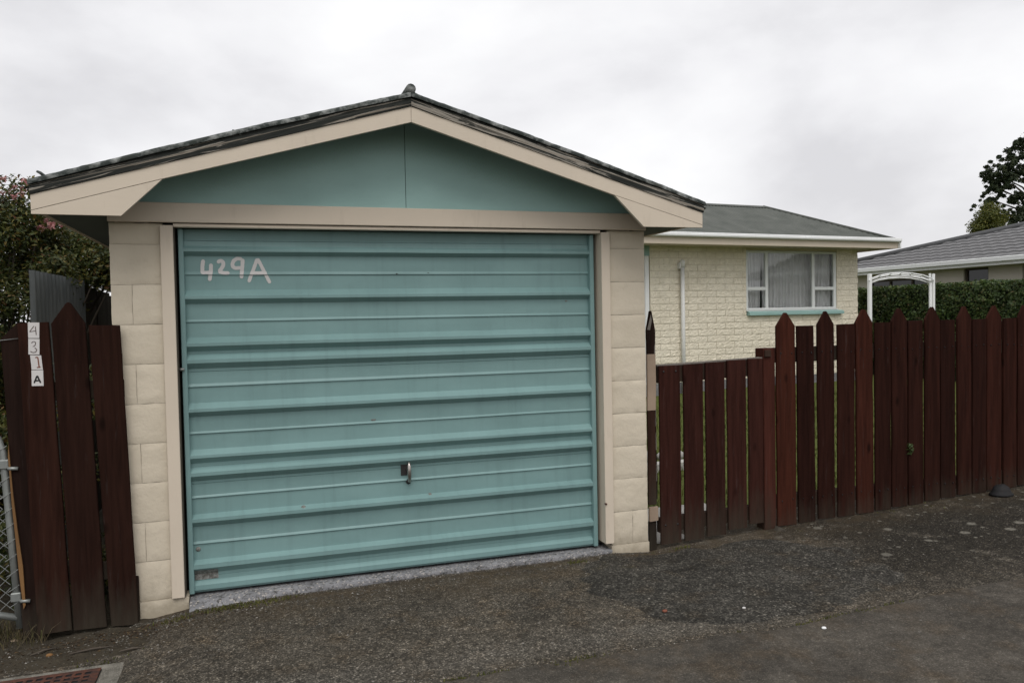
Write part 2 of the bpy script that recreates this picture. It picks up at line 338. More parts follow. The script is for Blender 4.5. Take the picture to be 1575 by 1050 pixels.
# ground surfaces
def asphalt(name, base, speck=.5, brown=0., lichen_shade=False, fleck=90, grain=150, gs=1., nc=1.):
    g = G(name, .93, .18); co = g.world()
    n = g.noise(co, 1.6, 6, .6); nf = g.noise(co, 60, 5, .75)
    c = g.mix(g.ramp(n, [(.32, 0.), (.68, 1.)]), tuple(b * .72 for b in base), tuple(b * 1.22 for b in base))
    n2 = g.noise(co, 9, 6, .65); c = g.mix(1., c, g.ramp(n2, [(.3, .74), (.5, 1.), (.7, 1.28)]), 'MULTIPLY')
    c = g.mix(g.ramp(g.noise(co, 5.5, 5, .6), [(.5, 0.), (.68, .4)]), c, tuple((b * 1.25, b * 1.0, b * .72)[i] for i, b in enumerate(base)))
    if lichen_shade:
        right_shade = g.math('ADD', g.math('MULTIPLY', g.math('SUBTRACT', g.sep(co, 0), 3.1), .5), g.math('MULTIPLY', g.math('SUBTRACT', g.noise(co, 1.3, 4), .5), 1.6))
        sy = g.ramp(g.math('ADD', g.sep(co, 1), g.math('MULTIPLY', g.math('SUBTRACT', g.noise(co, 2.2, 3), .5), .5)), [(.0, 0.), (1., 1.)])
        c = g.mix(g.math('MULTIPLY', g.ramp(right_shade, [(.15, 0.), (.55, 1.)]), g.ramp(g.math('ADD', g.sep(co, 1), 1.6), [(.1, .35), (.7, .95)])), c, (.0240, .0208, .0160))  # vignette and fence shade painted into the asphalt colour towards the right
    if lichen_shade:
        wb = g.ramp(g.math('ADD', g.math('MULTIPLY', g.math('ABSOLUTE', g.math('ADD', g.sep(co, 1), 1.12)), 3.2), g.math('MULTIPLY', g.noise(co, 3.0, 5), .9)), [(.45, .55), (1.0, 0.)])
        c = g.mix(g.math('MULTIPLY', wb, g.ramp(g.math('MULTIPLY', g.sep(co, 0), .2), [(.60, 1.), (.72, 0.)])), c, (.100, .092, .079))
    pl = g.ramp(g.noise(co, 4.3, 6, .62), [(.56, 0.), (.66, .55)]); c = g.mix(pl, c, tuple(b * 1.5 for b in base))
    c = g.mix(1., c, g.ramp(g.noise(co, 34, 6, .8), [(.28, 1 - .62 * nc), (.5, .93), (.72, 1 + 1.1 * nc)]), 'MULTIPLY')
    v = g.voro(co, fleck, 'F1', 'Color'); vd = g.voro(co, fleck)
    pick = g.ramp(g.sep(v, 0), [(.70, 0.), (.80, 1.)])
    chip = g.math('MULTIPLY', g.math('MULTIPLY', pick, g.ramp(vd, [(.28, 1.), (.42, 0.)])), g.ramp(g.noise(co, 3.1, 4), [(.35, .15), (.65, 1.)]))
    c = g.mix(g.math('MULTIPLY', chip, speck), c, g.mix(g.sep(v, 1), (.11, .10, .085), (.24, .22, .19)))
    c = g.mix(1., c, g.ramp(g.sep(g.voro(co, grain, 'F1', 'Color'), 2), [(0., 1 - .5 * gs), (.6, 1.), (.86, 1 + .5 * gs), (1., 1 + 1.9 * gs)]), 'MULTIPLY')
    v2 = g.voro(co, 23, 'F1', 'Color'); vd2 = g.voro(co, 23)
    chip2 = g.math('MULTIPLY', g.ramp(g.sep(v2, 1), [(.93, 0.), (.95, 1.)]), g.ramp(vd2, [(.10, 1.), (.16, 0.)]))
    c = g.mix(g.math('MULTIPLY', chip2, speck), c, (.30, .28, .26))
    if brown:
        y = g.sep(co, 1); bm = g.ramp(g.math('ADD', y, g.math('MULTIPLY', n, .9)), [(.0, 0.), (.42, 1.)])
        bn = g.ramp(g.noise(co, 7, 6, .7), [(.35, .2), (.65, 1.)])
        c = g.mix(g.math('MULTIPLY', g.math('MULTIPLY', bm, bn), brown), c, (.062, .045, .026))
        mo = g.ramp(g.noise(co, 11, 6, .7), [(.60, 0.), (.70, .6)])
        c = g.mix(g.math('MULTIPLY', mo, bm), c, (.050, .050, .018))
    if lichen_shade:
        x = g.sep(co, 0); y = g.sep(co, 1)
        mk = g.ramp(g.math('MULTIPLY', g.math('SUBTRACT', x, 2.9), .4), [(.22, 0.), (.55, 1.)])
        mk2 = g.ramp(g.math('ADD', y, 1.5), [(.35, 0.), (.75, 1.)])
        wob = g.mix(.05, co, g.N.new('ShaderNodeTexNoise').outputs['Color'], 'ADD')
        lv = g.voro(wob, 5.5); lc = g.sep(g.voro(wob, 5.5, 'F1', 'Color'), 0)
        edge = g.math('ADD', lv, g.math('MULTIPLY', g.noise(co, 30, 5, .7), .28))
        big = g.math('MULTIPLY', g.ramp(edge, [(.27, 1.), (.33, 0.)]), g.ramp(lc, [(.40, 0.), (.44, 1.)]))
        lv2 = g.voro(wob, 15); lc2 = g.sep(g.voro(wob, 15, 'F1', 'Color'), 1)
        edge2 = g.math('ADD', lv2, g.math('MULTIPLY', g.noise(co, 50, 5, .7), .3))
        sm = g.math('MULTIPLY', g.ramp(edge2, [(.30, 1.), (.38, 0.)]), g.ramp(lc2, [(.50, 0.), (.54, 1.)]))
        al = g.math('MULTIPLY', g.math('MULTIPLY', g.math('MAXIMUM', big, sm), mk), mk2)
        c = g.mix(g.math('MULTIPLY', al, g.ramp(nf, [(.3, .35), (.6, .95)])), c, (.20, .188, .158))
    g.col(c); g.bumpit(nf, .9, .010); g.bumpit(g.noise(co, 170, 3, .6), .6, .004)
    return g.m
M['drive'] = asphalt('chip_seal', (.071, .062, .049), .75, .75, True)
M['patch'] = asphalt('dark_chip_patch', (.045, .042, .036), .55, .1, False, 75, 115, 1.05)
M['path'] = asphalt('smooth_asphalt', (.074, .066, .055), .4, 0., False, 120, 190, .40, .5)
g = G('lawn_soil', .95, .1); co = g.world(); g.col(g.mix(g.noise(co, 6, 6, .7), (.055, .075, .020), (.12, .135, .035))); g.bumpit(g.noise(co, 80, 4), .8, .02); M['lawn'] = g.m
g = G('bare_dirt', .95, .1); co = g.world(); g.col(g.mix(g.noise(co, 14, 7, .7), (.028, .024, .018), (.085, .072, .052))); g.bumpit(g.noise(co, 45, 5, .7), .9, .02); M['dirt'] = g.m
def leafmat(name, stops, rough=.5, trans=.25):
    g = G(name, rough, .35); ge = g.N.new('ShaderNodeNewGeometry')
    c = g.ramp(ge.outputs['Random Per Island'], stops)
    c = g.mix(.55, c, g.ramp(g.noise(g.world(), 2.2, 3), [(.3, .55), (.7, 1.5)]), 'MULTIPLY')
    g.col(c); tr = g.N.new('ShaderNodeBsdfTranslucent'); g.L.new(c, tr.inputs[0])
    mx = g.N.new('ShaderNodeMixShader'); mx.inputs[0].default_value = trans
    g.L.new(g.P.outputs[0], mx.inputs[1]); g.L.new(tr.outputs[0], mx.inputs[2])
    g.L.new(mx.outputs[0], g.N['Material Output'].inputs[0]); return g.m
M['rose_leaf'] = leafmat('shrub_leaf', [(0., (.022, .036, .010)), (.4, (.045, .060, .014)), (.72, (.085, .092, .020)), (.92, (.15, .125, .028)), (1., (.13, .055, .025))])
M['hedge_leaf'] = leafmat('hedge_leaf', [(0., (.026, .052, .013)), (.5, (.048, .082, .020)), (.9, (.085, .115, .030)), (1., (.11, .085, .035))])
M['tree_leaf'] = leafmat('gum_leaf', [(0., (.022, .036, .018)), (.6, (.040, .058, .026)), (1., (.070, .078, .036))])
M['conifer_leaf'] = leafmat('conifer_leaf', [(0., (.05, .065, .012)), (.6, (.085, .095, .016)), (1., (.14, .13, .02))])
M['blossom'] = leafmat('pink_blossom', [(0., (.42, .16, .17)), (.5, (.60, .30, .30)), (1., (.70, .52, .47))], .6, .35)
M['grass'] = leafmat('grass_blade', [(0., (.05, .075, .015)), (.7, (.11, .13, .03)), (1., (.19, .17, .06))], .6, .3)
M['drygrass'] = leafmat('dry_grass', [(0., (.06, .05, .03)), (.6, (.13, .10, .055)), (1., (.09, .09, .03))], .8, .2)
M['litter'] = leafmat('leaf_litter', [(0., (.020, .013, .008)), (.6, (.055, .034, .018)), (.9, (.10, .065, .03)), (1., (.16, .13, .09))], .9, .1)
M['moss'] = leafmat('moss_blade', [(0., (.05, .06, .014)), (1., (.11, .105, .025))], .8, .2)
M['bark'] = paint('bark', (.085, .07, .055), .9, .3, .8, 14, (6, 6, 1))
M['pebble'] = leafmat('loose_chip', [(0., (.035, .032, .027)), (.6, (.075, .068, .056)), (.92, (.15, .14, .12)), (1., (.36, .34, .31))], .9, 0.)

# ------------------------------------------------------------------ terrain
GX = [-40, -3, -.5, -.12, .05, .35, 1.2, 2.7, 2.95, 3.15, 3.5, 3.95, 4.65, 5.2, 6., 12., 40.]
GZ = [-.25, -.17, -.128, -.118, -.108, -.060, -.048, -.050, -.066, -.050, -.032, -.010, .014, .046, .076, .22, .5]
def gz(x, y):
    b = float(np.interp(x, GX, GZ)); t = min(1., max(0., (-y - .3) / 2.5)); fl = -.10 + .028 * (x - 1.)   # flattens towards the street
    b = b * (1 - .35 * t) + fl * .35 * t
    r = 0. if abs(x) > 9 or y < -4.5 else 1.
    return b + r * (.010 * fnoise(x * 1.3, y * 1.3) + .005 * fnoise(x * 4, y * 4, 3))
def sheet(name, xs, ys, zf, mat, inside=None):
    mb = MB(); nx, ny = len(xs), len(ys)
    v = [(x, y, zf(x, y)) for y in ys for x in xs]; f = []
    for j in range(ny - 1):
        for i in range(nx - 1):
            if inside is None or inside((xs[i] + xs[i + 1]) / 2, (ys[j] + ys[j + 1]) / 2):
                f.append((j * nx + i, j * nx + i + 1, (j + 1) * nx + i + 1, (j + 1) * nx + i))
    mb.add(v, f, 0, True); o = obj(name, mb, mat, None, (0, 0, 0)); return tag(o, kind='structure')
def grid(a, b, n): return list(np.linspace(a, b, n))
xs = [-60, -30, -12, -6, -4] + grid(-3, 9, 241) + [9.5, 11, 14, 20, 35, 60]
ys = [-14, -9, -6, -4.5] + grid(-3.4, .35, 76)
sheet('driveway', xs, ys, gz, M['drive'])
def seam(x): return -1.275 - .018 * (x - 1.5) + .012 * fnoise(x * 2.1) + .006 * fnoise(x * 9)
# footpath: smooth asphalt laid up to the seam
mb = MB(); xx = [-60, -30, -12, -5, -3] + grid(-1.5, 8, 400) + [10, 14, 30, 60]; tt = [0, .02, .06, .15, .35, .7, 1.2, 2., 3.2, 6, 12]
for x in xx:
    pass
v = []; f = []
for j, t in enumerate(tt):
    for x in xx:
        y = seam(x) - t; v.append((x, y, gz(x, y) + (.006 if j else .0005)))
n = len(xx)
for j in range(len(tt) - 1):
    for i in range(n - 1): f.append((j * n + i, (j + 1) * n + i, (j + 1) * n + i + 1, j * n + i + 1))
mb.add(v, f, 0, True); tag(obj('footpath', mb, M['path'], None, (0, 0, 0)), kind='structure')
# darker patch of newer chip seal in front of the side gate
def patch_in(a):
    cx, cy = 3.12, -.66
    r = 1. + .20 * fnoise(math.cos(a) * 1.6, math.sin(a) * 1.6, 5) + .15 * fnoise(math.cos(a) * 4.3, math.sin(a) * 5, 2) + .035 * fnoise(math.cos(a) * 20, math.sin(a) * 20, 2)
    ca, sa = math.cos(a), math.sin(a); p = 3.2; q = (abs(ca / .80) ** p + abs(sa / .55) ** p) ** (-1 / p)
    return cx + q * r * ca + .22 * (-(q * r * sa)), cy + q * r * sa, 
mb = MB(); NA = 220; rings = [0, .3, .55, .75, .88, .96, 1.0]; v = []; f = []
for k, rr in enumerate(rings):
    for a in range(NA):
        px, py = patch_in(2 * math.pi * a / NA); x = 3.12 + (px - 3.12) * rr; y = -.66 + (py + .66) * rr
        v.append((x, y, gz(x, y) + (.005 if rr < 1 else .0008)))
for k in range(len(rings) - 1):
    for a in range(NA): f.append((k * NA + a, (k + 1) * NA + a, (k + 1) * NA + (a + 1) % NA, k * NA + (a + 1) % NA))
mb.add(v, f, 0, True); tag(obj('asphalt_patch', mb, M['patch'], None, (0, 0, 0)), kind='structure')
# dirt strip under the left boards
def dz(x, y):
    e_ = min(1, max(0, (y + .42 + .05 * fnoise(x * 3, 1)) / .12)) * min(1, max(0, (.20 - x) / .12))
    return gz(x, y) - .006 + e_ * (.016 + .022 * max(0, fnoise(x * 5, y * 9, 8)) + .012 * fnoise(x * 15, y * 22, 4))
sheet('soil', [-4, -2.5, -1.6] + grid(-1.2, .22, 90), grid(-.44, 1.2, 90) + [2, 4, 8], dz, M['dirt'])
# land behind: lawn, and far ground
sheet('lawn', [2.99] + grid(3.1, 9, 30) + [12, 20, 40, 80], [.36, .8, 1.5, 2, 3, 5, 8, 12, 20, 40, 90], lambda x, y: -.10 + .03 * max(0, min(6, x - 3)) * min(1, y / 4) - .06 * min(1, y / 5), M['lawn'])
sheet('ground', [-900, -200, 0, 200, 900], [-900, -200, 0, 200, 900], lambda x, y: -.6, M['lawn'])
# grass blades near the gate, seen between the pickets
def blades(name, pts, mat, h=(.03, .08), wd=.004, lean=.5):
    mb = MB()
    for (x, y, z) in pts:
        a = random.random() * 6.28; hh = random.uniform(*h); l = random.uniform(0, lean) * hh; b = random.random() * 6.28
        dx, dy = math.cos(a) * wd, math.sin(a) * wd; lx, ly = math.cos(b) * l, math.sin(b) * l
        mb.add([(x - dx, y - dy, z), (x + dx, y + dy, z), (x + lx * .4 + dx * .7, y + ly * .4 + dy * .7, z + hh * .6), (x + lx * .4 - dx * .7, y + ly * .4 - dy * .7, z + hh * .6), (x + lx, y + ly, z + hh)],
               [(0, 1, 2, 3), (3, 2, 4)])
    return tag(obj(name, mb, mat, None, (0, 0, 0)), kind='stuff')
pts = [(random.uniform(3.0, 10), random.uniform(.9, 6.5), -.11 + .0) for _ in range(14000)]
pts = [(x, y, -.10 + .03 * max(0, min(6, x - 3)) * min(1, y / 4) - .06 * min(1, y / 5)) for x, y, _ in pts]
blades('lawn_grass', pts, M['grass'], (.03, .07), .006)

# ------------------------------------------------------------------ garage
GR = thing('garage', 'cream block single garage with teal ribbed tilt door and low gable', 'garage', (1.475, 0, -.1))
# --- piers, each block its own part
def block(x0, x1, z0, z1, name='block', y0=0., y1=.10):
    """painted block with a slightly lumpy face and uneven edges"""
    mb = MB(); nx, nz = max(4, int((x1 - x0) / .02)), 9; c = .005; gp = .0012
    sx = random.random() * 50; v = []; f = []
    X = list(np.linspace(x0 + gp, x1 - gp, nx + 1)); Zs = list(np.linspace(z0 + gp, z1 - gp, nz + 1))
    for k, z in enumerate(Zs):
        for i, x in enumerate(X):
            ed = min(x - x0, x1 - x, z - z0, z1 - z)
            y = y0 - .0016 * fnoise(x * 22 + sx, z * 22) - .0009 * fnoise(x * 55 + sx, z * 55)
            if ed < .004: y += .0035 + .0025 * fnoise(x * 30 + sx, z * 30, 5)
            zz = z + (.0022 * fnoise(x * 25, z * 3, sx) if k in (0, nz) else 0); xx_ = x + (.0022 * fnoise(z * 25, x * 3, sx) if i in (0, nx) else 0)
            v.append((xx_, y, zz))
    W_ = nx + 1
    for k in range(nz):
        for i in range(nx): f.append((k * W_ + i, k * W_ + i + 1, (k + 1) * W_ + i + 1, (k + 1) * W_ + i))
    mb.add(v, f, 0, True); mb.box(x0 + gp, x1 - gp, y0 + .010, y1, z0 + gp, z1 - gp)
    obj(name, mb, M['block'], GR)
for k in range(10):
    z0 = .2 * k; z1 = z0 + .2 if k < 9 else 1.908
    sp = {1: .120, 3: .112, 5: .103, 7: .097}.get(k)
    if sp: block(0, sp, z0, z1); block(sp, .247, z0, z1)
    else: block(0, .247, z0, z1)
    if k == 0: block(2.706, 2.848, z0, z1); block(2.848, 2.953, z0, z1)
    else: block(2.706, 2.953, z0, z1)
block(-.004, .315, -.19, 0, 'block', -.010); block(2.700, 2.957, -.17, 0, 'block', -.008)
mb = MB(); mb.box(.004, .243, .0065, .19, -.19, 1.9); obj('pier_core', mb, M['mortar'], GR)
mb = MB(); mb.box(2.71, 2.949, .0065, .19, -.17, 1.9); obj('pier_core', mb, M['mortar'], GR)
# --- side and back walls of coursed block
mb = MB()
for (xa, xb) in ((0., .10), (2.853, 2.953)):
    for k in range(10):
        y = .19 if k % 2 else .19 - .2
        while y < 5.8:
            mb.box(xa, xb, max(y, .195) + .003, min(y + .4, 5.8) - .003, .2 * k + .003, .2 * k + .197, .004); y += .4
    mb.box(xa + .006, xb - .006, .192, 5.8, -.2, 1.99)
obj('side_wall', mb, M['block'], GR)['kind'] = 'stuff'
mb = MB(); mb.box(.1, 2.853, 5.7, 5.8, -.2, 2.0); mb.prism([(.0, 2.0), (2.95, 2.0), (1.475, 2.42)], 'y', 5.70, 5.78); obj('back_wall', mb, M['block'], GR)
# --- door trim boards and jambs
mb = MB(); mb.box(.236, .296, -.028, -.008, .004, 1.895, .002); obj('door_trim', mb, M['cream_board'], GR)
mb = MB(); mb.box(2.652, 2.708, -.028, .085, .020, 1.895, .002); obj('door_trim', mb, M['cream_board'], GR)
mb = MB(); mb.box(.27, .300, .0, .22, -.02, 1.90); obj('door_jamb', mb, M['jamb'], GR)
mb = MB(); mb.box(2.645, 2.70, .09, .22, 0, 1.90); obj('door_jamb', mb, M['jamb'], GR)
mb = MB(); mb.box(.297, 2.650, -.020, .03, 1.888, 1.905, .002); obj('head_trim', mb, M['cream_board'], GR)
mb = MB(); mb.box(.0, 2.95, -.034, -.008, 1.909, 2.008, .003); obj('lintel_board', mb, M['cream_board'], GR)
mb = MB(); mb.box(.25, 2.70, .0, .20, 1.910, 2.0); obj('lintel_beam', mb, M['dark'], GR)
# --- gable sheets
def gable(xa, xb):
    def top(x): return min(2.06 + (x + .267) * .2905, 2.06 + (3.20 - x) * .2905) - .01
    pts = [(xa, 2.002), (xb, 2.002), (xb, top(xb))] + ([(1.4665, top(1.4665))] if xa < 1.4665 < xb else []) + [(xa, top(xa))]
    mb = MB(); mb.prism(pts, 'y', -.008, .004); obj('gable_sheet', mb, M['teal_sheet'], GR)
gable(.0, 1.4855); gable(1.4885, 2.95)
mb = MB(); mb.box(1.47, 1.50, .006, .03, 2.0, 2.45); obj('gable_batten', mb, M['dark'], GR)
# --- barge boards (cream) with their corner boards
YB = -.285
def barge(pts, mat, name, y0=YB, y1=YB + .022):
    mb = MB(); mb.prism(pts, 'y', y0, y1); obj(name, mb, mat, GR)
barge([(-.267, 1.924), (.279, 2.083), (1.4715, 2.416), (1.4715, 2.495), (-.267, 1.993)], M['cream_board'], 'barge_board')
barge([(1.4735, 2.416), (2.622, 2.075), (3.184, 1.918), (3.184, 1.988), (1.4735, 2.495)], M['cream_board'], 'barge_board')
barge([(-.267, 1.907), (.099, 1.906), (.279, 2.0805), (-.267, 1.9215)], M['cream_board'], 'corner_board', YB + .001, YB + .021)
barge([(2.803, 1.901), (3.184, 1.902), (3.184, 1.9155), (2.624, 2.0725)], M['cream_board'], 'corner_board', YB + .001, YB + .021)
# weathered upper barge, subdivided with rough lower edge
def upper(xa, xb, za, zb, name, t0, t1, y0, mat, rough):
    mb = MB(); n = 90; v = []; f = []
    for i in range(n + 1):
        t = i / n; x = xa + (xb - xa) * t; z = za + (zb - za) * t
        lo = z + t0 + rough * fnoise(x * 9, 3) ; hi = z + t1 + .014 * math.sin(math.pi * t) + rough * .8 * fnoise(x * 14, 7)
        yy = y0 + rough * fnoise(x * 11, 11)
        v += [(x, yy, lo), (x, yy - .004 + rough * fnoise(x * 25, 1), (lo + hi) / 2), (x, yy, hi), (x, y0 + .03, hi), (x, y0 + .03, lo)]
    for i in range(n):
        for k in range(5):
            a, b = i * 5 + k, i * 5 + (k + 1) % 5; f.append((a, b, b + 5, a + 5))
    f += [(0, 1, 2, 3, 4), tuple(n * 5 + k for k in (4, 3, 2, 1, 0))]
    mb.add(v, f); obj(name, mb, mat, GR)
upper(-.270, 1.4715, 1.994, 2.496, 'weathered_barge', 0, .042, YB - .006, M['peel'], .0018)
upper(3.190, 1.4735, 1.988, 2.496, 'weathered_barge', 0, .042, YB - .006, M['peel2'], .0018)
def flash(xa, xb, za, zb):
    mb = MB(); n = 80; v = []; f = []; K = 7
    for i in range(n + 1):
        t = i / n; x = xa + (xb - xa) * t; z = za + (zb - za) * t + .003 * fnoise(x * 6, 2) + .010 * math.sin(math.pi * t)
        for k in range(K):
            a = math.pi * (1.15 - 1.25 * k / (K - 1)); r = .019 + .003 * fnoise(x * 30, k)
            v.append((x, YB + .006 - .0 + r * 1.5 * math.cos(a), z + r * math.sin(a) * 1.0))
    for i in range(n):
        for k in range(K - 1): f.append((i * K + k, i * K + k + 1, (i + 1) * K + k + 1, (i + 1) * K + k))
    f += [tuple(range(K)), tuple(n * K + k for k in range(K - 1, -1, -1))]
    mb.add(v, f, 0, True); obj('barge_flashing', mb, M['flash'], GR)
flash(-.273, 1.4715, 2.044, 2.551); flash(3.196, 1.4735, 2.036, 2.551)
# --- roof sheets (corrugated), ridge roll, soffits
def roofhalf(xa, xb, za, zb):
    mb = MB(); v = []; f = []; ny = 160; per = .076
    yy = list(np.linspace(YB + .02, 6.1, 320))
    for y in yy:
        h = .009 * math.sin(2 * math.pi * y / per)
        v += [(xa, y, za + h), (xb, y, zb + h)]
    for i in range(len(yy) - 1): f.append((2 * i, 2 * i + 1, 2 * i + 3, 2 * i + 2))
    mb.add(v, f, 0, True); obj('roof_sheet', mb, M['roofing'], GR)
roofhalf(-.30, 1.473, 2.030, 2.545); roofhalf(3.225, 1.473, 2.020, 2.545)
mb = MB(); mb.tube([(1.4725, YB - .012, 2.583), (1.4725, 6.1, 2.583)], .026, 12)
mb.prism([(1.395, 2.540), (1.4725, 2.566), (1.552, 2.540), (1.4725, 2.578)], 'y', YB - .004, 6.1)
obj('ridge_cap', mb, M['flash'], GR)
mb = MB()
for s_ in (0, 1):
    pass
mb.prism([(-.262, 1.93), (-.006, 1.93), (-.006, 1.94), (-.262, 1.94)], 'y', YB + .024, 6.0)
mb.prism([(2.96, 1.925), (3.18, 1.925), (3.18, 1.935), (2.96, 1.935)], 'y', YB + .024, 6.0)
obj('eaves_soffit', mb, M['soffit'], GR)
mb = MB(); mb.box(-.267, -.25, YB + .024, 6.0, 1.925, 2.0); obj('eaves_fascia', mb, M['cream_board'], GR)
mb = MB(); mb.box(3.168, 3.184, YB + .024, 6.0, 1.92, 1.99); obj('eaves_fascia', mb, M['cream_board'], GR)
mb = MB(); mb.prism([(-.24, 2.0), (1.473, 2.50), (1.473, 2.515), (-.24, 2.015)], 'y', YB + .024, 6.0)
mb.prism([(3.16, 1.99), (1.475, 2.50), (1.475, 2.515), (3.16, 2.005)], 'y', YB + .024, 6.0); obj('roof_lining', mb, M['soffit'], GR)
for x, z, h in ((-.215, 2.075, .022), (-.20, 2.075, .0), (.62, 2.312, .012), (2.30, 2.305, .012), (2.92, 2.125, .012)):
    if h: mb = MB(); mb.tube([(x + .02, YB - .002, z - .008), (x - .008, YB - .006, z + h * .7), (x - .022, YB - .006, z + h)], [.007, .007, .005], 6); obj('roof_nail', mb, M['flash'], GR)

# --- tilt door
DY = .074
prof = [(1.887, 0), (1.832, 0), (1.829, .004), (1.806, .012), (1.800, .026), (1.772, .026), (1.752, .004)]
def rib(zt, zb_, zf, zd, d=.034): return [(zt, 0.), (zb_, d), (zf, d), (zd, 0.)]
def bead(z0, z1): return [(z0 + .002, 0.), (z1 + .005, .007), (z1 + .003, .007), (z1 + .0025, 0.)]
prof = [(1.887, 0), (1.830, 0), (1.826, .010), (1.806, .012), (1.800, .014), (1.785, .034), (1.771, .034), (1.750, 0.)]
prof += bead(1.667, 1.648) + rib(1.575, 1.541, 1.526, 1.503) + bead(1.421, 1.404) + rib(1.330, 1.297, 1.281, 1.258) + rib(1.244, 1.211, 1.193, 1.168)
prof += [(1.155, .0), (1.153, .003), (1.151, 0.)] + bead(1.088, 1.068) + rib(.990, .956, .940, .919) + bead(.840, .824) + rib(.748, .713, .699, .677)
prof += rib(.657, .623, .605, .584) + [(.573, 0.), (.571, .003), (.569, 0.)] + bead(.506, .489) + rib(.411, .382, .364, .345) + bead(.267, .248)
prof += rib(.172, .142, .120, .100) + [(.088, 0.), (.086, .002), (.084, 0.)] + [(.062, 0.), (.034, .022), (.008, .022), (-.006, .010)]
prof = [(z + (z - 1.404) * (.026 - d) / 4.385 - (.003 if d == 0. else 0.), d) if .01 < z < 1.80 else (z, d) for z, d in prof]
for i in range(1, len(prof)):
    if prof[i][0] >= prof[i - 1][0]: prof[i] = (prof[i - 1][0] - .0006, prof[i][1])
def py(z):
    for (a, ya), (b, yb) in zip(prof, prof[1:]):
        if a >= z >= b: return DY - (ya + (yb - ya) * ((a - z) / max(1e-6, a - b)))
    return DY
DOOR = link('garage_door', None, None, GR, (1.47, .06, 0))
cuts = [1.890, next(prof[i][0] + .0015 for i in range(len(prof)) if prof[i][0] < 1.247), next(prof[i][0] + .0015 for i in range(len(prof)) if prof[i][0] < .660), -.01]
for k in range(3):
    pp = [p for p in prof if cuts[k] >= p[0] > cuts[k + 1]]
    if k: pp = [(cuts[k] , 0.)] + pp
    if k < 2: pp = pp + [(cuts[k + 1] + .0006, 0.)]
    mb = MB(); v = []; f = []; X = grid(.336, 2.606, 60)
    for (z, d) in pp:
        for x in X:
            wv = .0022 * fnoise(x * 1.7, z * 3.1, 4) + .0012 * fnoise(x * 5, z * 6, 9)
            v.append((x, DY - d + wv, z + .0010 * fnoise(x * 2.5, z * 9, 1)))
    n = len(X)
    for j in range(len(pp) - 1):
        for i in range(n - 1): f.append((j * n + i, (j + 1) * n + i, (j + 1) * n + i + 1, j * n + i + 1))
    mb.add(v, f); obj('door_panel', mb, M['teal'], DOOR)
for xa, xb in ((.313, .338), (2.604, 2.631)):
    mb = MB(); mb.box(xa, xb, DY - .037, DY + .02, -.006, 1.885, .003); obj('door_stile', mb, M['teal'], DOOR)
mb = MB(); mb.box(.315, 2.63, DY + .03, DY + .045, -.005, 1.90); obj('door_back', mb, M['dark'], DOOR)
# painted number 429A, brushed by hand
STROKES = {'4': [[(.430, 1.731), (.4245, 1.695), (.424, 1.663), (.472, 1.663)], [(.467, 1.710), (.465, 1.665), (.457, 1.620)]],
           '2': [[(.500, 1.712), (.506, 1.722), (.517, 1.726), (.528, 1.716), (.527, 1.700), (.516, 1.682), (.504, 1.667)], [(.502, 1.668), (.530, 1.661), (.557, 1.660)]],
           '9': [[(.622, 1.734), (.596, 1.737), (.579, 1.725), (.572, 1.708), (.574, 1.694), (.587, 1.686), (.616, 1.689)], [(.625, 1.736), (.622, 1.700), (.619, 1.672), (.615, 1.632)]],
           'A': [[(.651, 1.612), (.661, 1.640), (.677, 1.680), (.698, 1.737)], [(.698, 1.738), (.713, 1.708), (.732, 1.665), (.760, 1.606)], [(.660, 1.6615), (.700, 1.6605), (.744, 1.6625)]]}
def stroke(mb, pts, wd, yf, mi=0):
    P = []
    for (a, b), (c_, d_) in zip(pts, pts[1:]):
        n = max(2, int(math.hypot(c_ - a, d_ - b) / .0025))
        for i in range(n): P.append((a + (c_ - a) * i / n, b + (d_ - b) * i / n))
    P.append(pts[-1]); P = np.array(P); Q = P.copy()
    for _ in range(2): Q[1:-1] = (Q[:-2] + Q[1:-1] * 2 + Q[2:]) / 4
    T = np.gradient(Q, axis=0); T /= (np.linalg.norm(T, axis=1)[:, None] + 1e-9); v = []; f = []; n = len(Q); ln = np.cumsum(np.r_[0, np.linalg.norm(np.diff(Q, axis=0), axis=1)])
    for i in range(n):
        e_ = min(ln[i], ln[-1] - ln[i]); hw = wd * .5 * math.sqrt(max(.12, 1 - max(0, 1 - e_ / (wd * .5)) ** 2)) * (1 + .10 * fnoise(Q[i][0] * 90, Q[i][1] * 90))
        for k in range(5):
            o_ = (k / 2 - 1) * hw; x = Q[i][0] - T[i][1] * o_; z = Q[i][1] + T[i][0] * o_; v.append((x, yf(z), z))
    for i in range(n - 1):
        for k in range(4): f.append((i * 5 + k, i * 5 + k + 1, (i + 1) * 5 + k + 1, (i + 1) * 5 + k))
    mb.add(v, f, mi)
for ch, sts in STROKES.items():
    mb = MB()
    for q, s_ in enumerate(sts): stroke(mb, s_, .0190 if ch != 'A' else .0180, lambda z, q=q: py(z) - .0026 - .0003 * q)
    o = obj('painted_digit' if ch != 'A' else 'painted_letter', mb, M['num'], DOOR); o['label'] = 'hand brushed white character ' + ch
